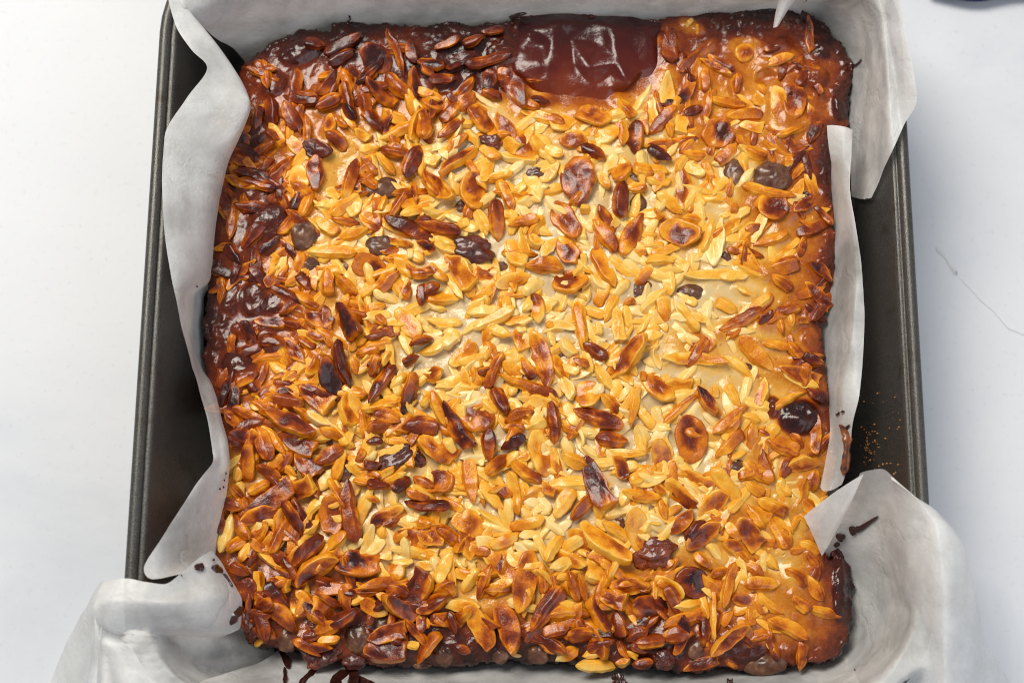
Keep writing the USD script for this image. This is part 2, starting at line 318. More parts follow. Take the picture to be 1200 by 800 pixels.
right_rows = [
    [(969, 147, 44), (980, 147, 46), (992, 149, 47), (1000, 153, 46)],
    [(972, 180, 42), (980, 180, 44), (990, 182, 46), (998, 182, 46)],
    [(974, 220, 30), (982, 220, 38), (990, 220, 44), (996, 222, 46)],
    [(975, 260, 26), (985, 260, 36), (998, 262, 45), (1003, 265, 46)],
    [(970, 310, 24), (985, 310, 34), (1003, 312, 45), (1010, 315, 46)],
    [(963, 360, 24), (982, 360, 34), (1002, 362, 46), (1013, 362, 46)],
    [(964, 420, 24), (978, 420, 33), (993, 424, 44), (1011, 425, 46)],
    [(970, 460, 26), (976, 462, 34), (985, 464, 42), (1007, 462, 46)],
    [(973, 500, 33), (979, 502, 36), (986, 502, 40), (998, 500, 44)],
    [(968, 535, 36), (974, 540, 38), (981, 540, 40), (994, 540, 42)],
    [(961, 570, 38), (966, 575, 39), (974, 574, 40), (987, 568, 40)],
]
v, f = loft(right_rows, 110, 26, 0.00025, 2)
flap_r = part('flap', v, f, 'parchment', sheet, label='narrow right flap folded outwards along its edge')
sheets[str(flap_r.GetPath())] = v
v, f = loft([[(262, 200, 5), (600, 200, 5), (985, 200, 5)], [(258, 400, 5), (600, 400, 5), (980, 400, 5)], [(255, 640, 5), (600, 640, 5), (985, 640, 5)]], 20, 20, 0.0001, 3)
part('sheet_base', v, f, 'parchment', sheet)
blot([(979, 485, 3, 41), (984, 484, 3.5, 42)], 'stain', flap_r, 0.0008)
blot([(986, 481, 3, 43), (989, 483, 3.5, 43)], 'stain', flap_r, 0.0008, seed=2)
blot([(983, 497, 2, 41), (989, 503, 5, 42), (993, 515, 6, 42), (992, 535, 6, 42), (988, 558, 4, 41)], 'stain_amber', flap_r, 0.0009, seed=3, th=0.0007)
blot([(996, 497, 2, 43), (991, 503, 3, 43)], 'stain', flap_r, 0.0008, seed=4)
for k, (x, y) in enumerate([(265, 554), (263, 562), (262, 570), (258, 572), (231, 335)]):
    blot([(x, y - 1, 1.2, 38), (x, y + 2, 1.4, 37)], 'stain', flap_l, 0.0012, seed=k)

cross = thing('parchment_sheet', 'wide white parchment sheet running from far to near edge, spilling over the tin corners', 'baking parchment')
north_rows = [
    [(290, 78, 12), (345, 62, 12), (400, 58, 12), (530, 58, 12), (650, 52, 12), (780, 50, 12), (905, 45, 12), (945, 60, 12)],
    [(275, 58, 24), (335, 42, 25), (392, 30, 26), (525, 28, 26), (645, 20, 26), (780, 22, 26), (900, 14, 26), (938, 28, 26)],
    [(247, 40, 38), (325, 18, 38), (392, 10, 38), (525, 6, 38), (645, 2, 38), (780, 2, 38), (900, -2, 38), (945, 0, 38)],
    [(222, 16, 52), (312, -12, 52), (390, -20, 52), (525, -24, 52), (645, -28, 52), (780, -26, 52), (905, -26, 52), (960, -22, 52)],
    [(198, -30, 58), (300, -48, 60), (390, -52, 60), (525, -54, 58), (645, -56, 60), (780, -54, 58), (905, -54, 58), (970, -54, 58)],
]
v, f = loft(north_rows, 50, 120, 0.00055, 4)
flap_n = part('flap', v, f, 'parchment', cross, label='far flap standing up the tin wall behind the bake'); sheets[str(flap_n.GetPath())] = v
for k, b in enumerate([[(400, 33, 5, 24), (408, 28, 4, 26), (410, 22, 2.5, 28), (408, 18, 1, 29)], [(372, 40, 2, 24), (371, 36, 1.5, 25), (370, 34, 1, 26)], [(393, 30, 1.5, 24), (392, 26, 1, 26)], [(596, 22, 3, 24), (606, 18, 3, 26), (618, 16, 2, 27)]]):
    blot(b, 'stain', flap_n, 0.001, seed=k + 90)
ne_rows = [
    [(925, 28, 22), (965, 48, 20), (990, 82, 20), (994, 122, 20), (994, 172, 20), (998, 230, 18)],
    [(950, -5, 38), (1003, 5, 36), (1022, 60, 36), (1026, 95, 36), (1022, 155, 34), (1008, 233, 22)],
    [(975, -40, 54), (1035, -30, 56), (1044, 40, 56), (1052, 100, 55), (1043, 150, 48), (1015, 233, 27)],
    [(985, -50, 60), (1046, -40, 64), (1062, 40, 64), (1075, 114, 62), (1057, 152, 54), (1022, 232, 30)],
]
v, f = loft(ne_rows, 60, 80, 0.0004, 5)
flap_ne = part('flap', v, f, 'parchment', cross, label='far right corner flap folded over the rim'); sheets[str(flap_ne.GetPath())] = v
for k, b in enumerate([[(990, 84, 5, 24), (999, 78, 3.5, 26), (1006, 73, 2, 28), (1010, 69, 1, 29)], [(984, 60, 2, 24), (989, 62, 2, 25), (992, 68, 2, 25)]]):
    blot(b, 'stain', flap_ne, 0.001, seed=k + 80)
v, f = loft([[(906, 33, 38), (908, 18, 40), (916, -14, 46)], [(910, 32, 39), (916, 16, 42), (928, -14, 48)], [(914, 28, 38), (924, 12, 41), (944, -16, 47)]], 16, 24, 0.0001, 6)
part('pleat', v, f, 'parchment', cross, label='small pointed pleat hanging over the far right edge')
sw_rows = [
    [(120, 682, 57), (147, 677, 60), (170, 681, 60), (192, 684, 59), (216, 668, 57), (238, 650, 53), (249, 645, 50)],
    [(113, 700, 57), (138, 692, 61), (165, 692, 61), (192, 695, 59), (220, 688, 56), (250, 672, 51), (267, 672, 44)],
    [(110, 712, 58), (134, 704, 62), (160, 705, 62), (192, 706, 61), (222, 706, 58), (257, 700, 53), (284, 704, 43)],
    [(115, 735, 52), (138, 741, 54), (165, 742, 52), (192, 740, 51), (222, 742, 50), (255, 742, 46), (280, 736, 40)],
    [(120, 738, 46), (140, 745, 46), (165, 746, 44), (192, 745, 42), (222, 746, 40), (255, 746, 35), (272, 738, 30)],
]
v, f = loft(sw_rows, 50, 70, 0.0003, 7)
flap_sw = part('flap', v, f, 'parchment', cross, label='near left fold with burnt specks along its edge')
sheets[str(flap_sw.GetPath())] = v
for k, b in enumerate([[(228, 667, 2, 55), (234, 664, 5, 54), (240, 664, 3, 53)], [(249, 662, 3, 50), (254, 666, 7, 49), (261, 665, 5, 47)], [(270, 733, 4, 42), (277, 717, 8, 42), (285, 713, 4, 41)],
                       [(262, 672, 3, 47), (267, 678, 2, 45), (273, 688, 2.5, 43)], [(212, 674, 1.5, 57), (214, 674, 1.5, 57)], [(249, 655, 1.5, 51), (252, 656, 2, 50)]]):
    blot(b, 'stain', flap_sw, 0.0016, seed=k + 20)
drape_rows = [
    [(116, 690, 57), (120, 728, 51), (140, 740, 46), (192, 740, 40), (240, 740, 32), (285, 736, 22), (318, 748, 16)],
    [(112, 720, 54), (116, 745, 52), (136, 750, 50), (180, 756, 44), (235, 758, 34), (284, 752, 23), (322, 758, 16)],
    [(108, 760, 52), (122, 770, 49), (146, 766, 53), (192, 775, 46), (234, 772, 34), (280, 768, 23), (322, 766, 17)],
    [(106, 795, 50), (124, 800, 48), (152, 798, 54), (200, 800, 48), (232, 792, 37), (276, 780, 25), (320, 770, 18)],
    [(104, 840, 46), (128, 840, 46), (156, 840, 52), (204, 830, 48), (236, 812, 38), (270, 792, 27), (318, 775, 18)],
]
v, f = loft(drape_rows, 60, 80, 0.0007, 8)
part('flap', v, f, 'parchment', cross, label='crumpled grey part of the sheet under the near left fold')
out_rows = [
    [(118, 681, 54), (126, 684, 57), (134, 690, 60), (140, 694, 61)],
    [(100, 710, 42), (112, 712, 52), (120, 712, 55), (126, 714, 58)],
    [(80, 752, 26), (98, 757, 36), (108, 752, 44), (118, 752, 52)],
    [(58, 800, 12), (84, 806, 24), (100, 802, 30), (112, 800, 50)],
    [(42, 840, 6), (72, 842, 16), (94, 842, 28), (108, 842, 46)],
]
v, f = loft(out_rows, 60, 40, 0.0004, 9)
part('flap', v, f, 'parchment', cross, label='near left outer corner draped towards the worktop')
south_rows = [
    [(326, 762, 18), (390, 766, 16), (500, 768, 15), (600, 766, 15), (700, 766, 15), (800, 772, 15), (900, 768, 15), (985, 755, 15)],
    [(300, 776, 28), (385, 784, 26), (500, 788, 25), (600, 787, 25), (700, 788, 25), (800, 792, 25), (905, 786, 25), (1000, 780, 22)],
    [(262, 787, 38), (380, 806, 38), (500, 812, 37), (600, 812, 37), (700, 812, 37), (800, 812, 37), (905, 808, 36), (1010, 808, 34)],
    [(225, 803, 47), (370, 830, 50), (500, 838, 50), (600, 838, 50), (700, 838, 50), (800, 838, 50), (905, 835, 50), (1015, 836, 46)],
]
v, f = loft(south_rows, 40, 120, 0.00045, 10)
flap_s = part('flap', v, f, 'parchment', cross, label='near flap standing up the tin wall in front of the bake')
sheets[str(flap_s.GetPath())] = v
for k, b in enumerate([[(346, 756, 2, 28), (330, 763, 4, 28), (334, 772, 6, 31), (339, 783, 4, 35)], [(333, 780, 2, 34), (334, 794, 3, 38), (332, 806, 2, 42)], [(372, 782, 2, 29), (362, 790, 4, 34), (352, 800, 3, 38), (346, 806, 2, 41)],
                       [(405, 768, 6, 24), (408, 780, 9, 28), (414, 792, 8, 32), (412, 802, 5, 36)], [(408, 785, 6, 29), (396, 795, 7, 33), (388, 804, 5, 37)], [(414, 792, 4, 32), (430, 799, 4, 35), (442, 804, 3, 37)],
                       [(716, 793, 3, 29), (724, 794, 7, 29), (732, 796, 3, 30)], [(716, 800, 4, 33), (728, 802, 6, 34), (740, 803, 3, 34)], [(854, 797, 5, 30), (858, 799, 4, 31)], [(891, 786, 3, 26), (893, 788, 2, 27)]]):
    blot(b, 'stain', flap_s, 0.0012, seed=k + 40)
se_rows = [
    [(1008, 556, 50), (1018, 553, 52), (1030, 551, 54), (1041, 556, 56), (1053, 566, 57), (1066, 578, 57)],
    [(990, 590, 38), (1010, 585, 42), (1035, 585, 47), (1060, 588, 57), (1084, 592, 63), (1101, 599, 62)],
    [(962, 645, 26), (992, 628, 32), (1030, 620, 41), (1060, 620, 55), (1100, 618, 66), (1129, 634, 62)],
    [(968, 690, 18), (1004, 684, 25), (1038, 672, 38), (1064, 668, 53), (1106, 668, 68), (1142, 688, 58)],
    [(972, 735, 14), (1006, 735, 22), (1042, 725, 35), (1068, 722, 50), (1108, 722, 66), (1152, 738, 50)],
    [(966, 772, 15), (998, 785, 24), (1040, 775, 34), (1072, 776, 47), (1108, 776, 62), (1174, 780, 40)],
    [(955, 805, 30), (1000, 825, 36), (1045, 830, 42), (1080, 832, 50), (1108, 834, 58), (1206, 832, 26)],
]
v, f = loft(se_rows, 90, 90, 0.0005, 11)
flap_se = part('flap', v, f, 'parchment', cross, label='large near right corner flap bulging over the rim')
sheets[str(flap_se.GetPath())] = v
v, f = loft([[(942, 605, 41), (973, 580, 46), (1012, 555, 53)], [(953, 628, 38), (977, 604, 44), (1003, 576, 50)], [(963, 651, 34), (976, 630, 39), (992, 600, 45)]], 30, 40, 0.00012, 12)
part('pleat', v, f, 'parchment', cross, label='flat white triangular fold over the right edge of the bake')
for k, b in enumerate([[(981, 632, 6, 30), (986, 629, 5, 31), (991, 628, 3, 32)], [(995, 623, 4, 33), (1001, 621, 6, 34), (1008, 619, 3, 36), (1020, 611, 3, 39), (1030, 604, 1.5, 42)], [(977, 640, 3, 28), (984, 636, 5, 29)], [(1001, 783, 1.2, 26), (1002, 785, 1.2, 26)]]):
    blot(b, 'stain', flap_se, 0.0016, seed=k + 60)
v, f = loft([[(300, 120, 5.5), (600, 100, 5.5), (960, 110, 5.5)], [(280, 400, 5.5), (600, 400, 5.5), (970, 400, 5.5)], [(300, 740, 5.5), (600, 750, 5.5), (960, 740, 5.5)]], 20, 20, 0.0001, 14)
part('sheet_base', v, f, 'parchment', cross)

# ------------------------------------------------------------------ the bake: slab of caramelised milk with almonds
bake = thing('almond_traybake', 'square tray bake of caramelised milk, toasted almonds and chocolate chips, dark at its edges', 'tray bake')
OUT = np.array([(287, 76), (300, 66), (322, 52), (340, 40), (365, 35), (385, 37), (392, 28), (410, 26), (450, 30), (500, 33), (545, 30), (592, 27), (612, 17), (640, 11), (668, 14), (700, 22), (750, 26), (800, 21), (850, 14), (905, 12), (930, 16), (960, 30), (980, 50), (992, 68), (1006, 72), (997, 86), (994, 120), (992, 152), (978, 170), (976, 240), (980, 330), (968, 348), (963, 380), (966, 420), (970, 455), (977, 480), (978, 540), (968, 580), (965, 640), (972, 655), (978, 632), (986, 632), (995, 660), (1001, 690), (1000, 725), (992, 755), (980, 768), (950, 775), (905, 779), (860, 783), (800, 788), (745, 778), (720, 782), (680, 777), (600, 776), (500, 780), (430, 780), (400, 772), (370, 778), (352, 760), (320, 756), (292, 756), (282, 720), (266, 690), (252, 655), (250, 600), (258, 560), (262, 520), (254, 480), (240, 440), (240, 350), (248, 290), (253, 230), (262, 195), (272, 155), (284, 120), (281, 95)], float)
k = np.arange(len(OUT) + 1); q = np.vstack([OUT, OUT[:1]])
ss = np.linspace(0, len(OUT), 2400, endpoint=False)
ox, oy = PchipInterpolator(k, q[:, 0])(ss), PchipInterpolator(k, q[:, 1])(ss)
ow = P(ox, oy, 0.026)
jit = (fbm(np.stack([ow[:, 0] * 330, ow[:, 1] * 330, 0 * ss], -1), 4, 3) - 0.5) * 0.0038
ow[:, :2] += ow[:, :2] / np.linalg.norm(ow[:, :2], axis=1, keepdims=True) * jit[:, None]
poly = shapely.Polygon(ow[:, :2]).buffer(0)
RES = 0.00042
x0, y0, x1, y1 = poly.bounds
gx, gy = np.arange(x0 - 0.003, x1 + 0.003, RES), np.arange(y0 - 0.003, y1 + 0.003, RES)
X, Y = np.meshgrid(gx, gy, indexing='ij')
inside = shapely.contains_xy(poly, X, Y)
sdf = (distance_transform_edt(inside) - distance_transform_edt(~inside)) * RES
TOPZ = 0.0295
PX, PY = pix(np.stack([X, Y, np.full(X.shape, TOPZ)], -1))

def field(ctrl, sigma, px, py):
    """Smooth field through (px, py, value) control points."""
    num = den = 0
    for a, b, val in ctrl:
        w = np.exp(-((px - a) ** 2 + (py - b) ** 2) / (2 * sigma ** 2)) + 1e-7 / (1 + (px - a) ** 2 + (py - b) ** 2)
        num = num + w * val; den = den + w
    return num / den
BROWN = [tuple(float(q) for q in s.split(',')) for s in '''300,100,8.5 340,60,9.5 420,45,9.5 380,90,8 450,80,8 520,60,8.8 580,50,8.8 650,60,8.3 700,110,7.2 720,60,8.2 780,50,7.6 790,90,6.6 860,30,9.3 920,30,9.5 970,60,9.3 990,110,9 950,90,7.2
860,70,5.8 900,110,5.5 950,130,7.4 840,120,3.5 780,140,2 440,130,5 380,140,6 320,160,7 280,200,8.5 300,240,8.5 350,200,4.5 400,190,3.2 460,150,3.5 270,280,8.5 300,310,8.1 350,310,3 300,370,8.6 260,380,9.5 290,410,8.6
340,420,4.6 270,450,8.5 320,480,6.2 380,450,2.6 400,520,2.6 330,560,4 300,620,6 270,680,8 300,730,8.5 380,720,7 450,740,8 520,760,8.5 600,760,8.7 700,750,8.5 540,690,2.6 640,700,2 700,690,3.4 500,640,1.2 430,620,1.6 560,180,1.2
620,180,.8 700,180,1.5 640,130,2.6 720,140,1.8 820,200,1.8 800,300,.8 900,300,2.3 940,300,5.4 970,200,9 970,300,8.5 968,330,8 960,360,7 935,250,4.8 950,400,6.6 960,430,7.8 900,400,2.6 850,380,1 900,450,2.2 930,440,4.8
960,500,7.5 930,520,5.4 880,480,1.6 800,500,.8 700,330,.4 600,330,.4 650,250,.4 500,300,1.2 450,280,1.8 560,420,.5 700,420,.5 620,500,.8 700,560,.4 620,600,.6 760,600,.9 850,540,.8 900,540,2.8 950,560,4.4 900,580,2.2 940,620,4.4
880,650,2 900,680,3.2 940,700,5.4 960,740,6.4 900,740,6.2 985,680,9.3 995,720,9.3 985,760,8.5 930,770,7.2 850,770,8.8 780,760,8.6 820,700,4.2 760,700,4.6'''.split()]
tb = field(BROWN, 24, PX, PY)
W3 = lambda s, o=0: np.stack([X * s + o, Y * s, np.full(X.shape, o * 1.7)], -1)
tb = tb * np.where(PX < 420, 0.90 + 0.10 * np.clip((PX - 340) / 80, 0, 1), 1)
tb = tb * (1 - 0.20 * np.clip((PX - 850) / 60, 0, 1) * np.clip((sdf - 0.0045) / 0.003, 0, 1)) * np.where((PX < 400) & (PY > 130), 0.95, 1)
tb = tb + (fbm(W3(110, 3), 4, 8) - 0.5) * 3.2 * np.clip(tb / 4, 0.35, 1)
tb += 1.1 * np.exp(-np.clip(sdf, 0, 1) / 0.0020)                         # the very edge catches
BURY = [(c[0], c[1], c[2]) for c in [(320, 120, .55), (420, 70, .45), (560, 60, .5), (700, 70, 1), (800, 60, .8), (900, 60, .9), (950, 120, .9), (860, 130, .75), (950, 250, .95), (880, 250, .6), (930, 380, .85), (860, 400, .6), (930, 520, .85), (940, 640, .9), (920, 720, .9), (860, 740, .6),
        (300, 260, .9), (290, 380, .9), (340, 300, .6), (400, 250, .4), (500, 150, .3), (600, 250, .3), (700, 200, .4), (780, 330, .5), (600, 400, .3), (450, 420, .15), (330, 560, .05), (350, 680, .05), (500, 700, .1), (650, 720, .15), (760, 700, .15), (720, 560, .3), (850, 600, .45), (550, 600, .25)]]
bury = field(BURY, 45, PX, PY) * 0.87
# relief
base = (fbm(W3(45, 1), 3, 1) - 0.5) * 0.0030 + (fbm(W3(170, 2), 3, 2) - 0.5) * 0.0020
ridg = 1 - np.abs(fbm(W3(210, 5), 3, 6) - 0.5) * 4
edge = np.exp(-np.clip(sdf, 0, 1) / 0.0042)
burnt = np.clip((tb - 6.0) / 2.5, 0, 1)
ridg2 = 1 - np.abs(fbm(W3(420, 15), 3, 16) - 0.5) * 4
base += ridg * (0.0008 * edge * np.clip((PX - 500) / 300, 0.5, 1) + 0.0005 * burnt) + ridg2 * (0.0006 * edge * np.clip((PX - 700) / 200, 0.3, 1) + 0.0003 * burnt)
base += np.abs(fbm(W3(130, 21), 3, 22) - 0.5) * 0.0040 * np.clip((PX - 760) / 120, 0, 1)
base += (fbm(W3(520, 7), 2, 9) - 0.5) * 0.0005
H = TOPZ + base - 0.0034 * (1 - np.clip(sdf / 0.0075, 0, 1)) ** 2.0
H += (0.0012 * np.exp(-((sdf - 0.0010) / 0.0009) ** 2) + 0.0007 * np.exp(-((sdf - 0.0032) / 0.0009) ** 2)) * np.clip(fbm(W3(160, 31), 3, 33) * 3 - 1.0, 0, 1.4)
H -= 0.0028 * np.clip((PX - 964) / 26, 0, 1) * np.clip((PY - 610) / 25, 0, 1)     # caramel that ran out at the near right corner

def dome(px, py, rx, ry, ang, h, t=None, flat=1.0):
    """A caramel blister: raises the surface and gives it its own browning."""
    global H, tb
    c = P(px, py, TOPZ); k = 0.000255; a = math.radians(-ang)
    dx, dy = X - c[0], Y - c[1]
    u = (dx * math.cos(a) + dy * math.sin(a)) / (rx * k); w = (-dx * math.sin(a) + dy * math.cos(a)) / (ry * k)
    wob = 1 + 0.25 * (fbm(W3(240, px * 0.1), 2, int(px)) - 0.5)
    r2 = (u * u + w * w) * wob
    sh = np.clip(1 - r2, 0, 1) ** (0.55 * flat)
    H = H + h * sh
    if t is not None:
        m = 1 / (1 + np.exp((r2 - 1) * 9)); tb = tb * (1 - m) + (t + (fbm(W3(300, 9), 3, int(py)) - 0.5) * 1.3) * m
for d in [(300, 225, 22, 20, 30, .0020, 8.0), (318, 262, 26, 26, 10, .0024, 8.7), (286, 285, 20, 36, 10, .0014, 8.0), (272, 350, 13, 20, 10, .0016, 8.4), (297, 350, 17, 22, 0, .0022, 8.6), (322, 355, 12, 18, 60, .0016, 8.5), (280, 428, 22, 18, 20, .0026, 8.9),
          (300, 385, 30, 10, 0, .0012, 7.6), (302, 158, 12, 22, 30, .0018, 8.8), (322, 100, 15, 20, 40, .0018, 8.5), (352, 62, 26, 16, -20, .0022, 9.0), (315, 405, 12, 14, 0, .0020, 8.2), (288, 445, 12, 10, 0, .0016, 8.0),
          (590, 60, 22, 20, 0, .0016, 8.9), (618, 78, 22, 26, 10, .0012, 8.5), (627, 42, 14, 18, 0, .0024, 8.2), (935, 490, 25, 22, -15, .0032, 9.6), (905, 478, 10, 14, 0, .0014, 8.0), (945, 425, 22, 10, -20, .0022, 8.0), (912, 58, 20, 13, -25, .0016, 7.8), (955, 95, 18, 14, 0, .0022, 8.0),
          (985, 690, 10, 36, 4, .0022, 9.2), (988, 640, 8, 14, 0, .0016, 9.2), (897, 92, 13, 12, 0, -.0016, 5.6), (862, 100, 10, 17, 10, -.0014, 4.4), (872, 55, 20, 12, 0, -.0006, 4.6), (815, 402, 17, 14, 0, -.0016, 3.6), (868, 765, 30, 12, -5, .0010, 9.0), (950, 395, 10, 12, 0, .0006, 6.0), (960, 60, 16, 10, 50, .0016, 9.4), (982, 128, 10, 16, 0, .0016, 8.9), (905, 660, 12, 10, 0, -.0012, 1.2)]:
    dome(*d)
# the wrinkled skin of burnt caramel at the far edge
def seg(px, py, a, b):
    ax, ay = b[0] - a[0], b[1] - a[1]; t = np.clip(((px - a[0]) * ax + (py - a[1]) * ay) / (ax * ax + ay * ay), 0, 1)
    return np.hypot(px - a[0] - t * ax, py - a[1] - t * ay), t
skin = shapely.Polygon([(648, 24), (700, 26), (770, 28), (776, 60), (772, 95), (745, 100), (735, 108), (708, 126), (655, 124), (638, 118), (646, 78), (640, 50)])
near_skin = shapely.contains_xy(skin.buffer(0), PX, PY)
sk = gaussian_filter(near_skin.astype(float), 3)
H = H * (1 - sk) + (TOPZ - 0.0002 - 0.004 * np.clip(1 - sdf / 0.007, 0, 1)) * sk
tb = tb * (1 - sk) + (np.clip(8.0 - (PY - 40) / 60, 6.5, 8.2) + (fbm(W3(90, 4), 2, 4) - .5) * 0.8) * sk
# little pin holes where bubbles burst
for k in range(700):
    i, j = int(rng.integers(40, X.shape[0] - 40)), int(rng.integers(40, X.shape[1] - 40))
    if sdf[i, j] > 0.012 and tb[i, j] < 6.5:
        r = rng.choice([rng.uniform(0.0002, 0.00035), rng.uniform(0.0003, 0.0008)], p=[0.75, 0.25]); a, b = slice(i - 8, i + 9), slice(j - 8, j + 9)
        d = np.hypot(X[a, b] - X[i, j], Y[a, b] - Y[i, j])
        H[a, b] += -0.0012 * np.exp(-(d / r) ** 2) + 0.0004 * np.exp(-((d - 1.5 * r) / (0.5 * r)) ** 2)
        tb[a, b] += 2.5 * np.exp(-(d / r) ** 2)

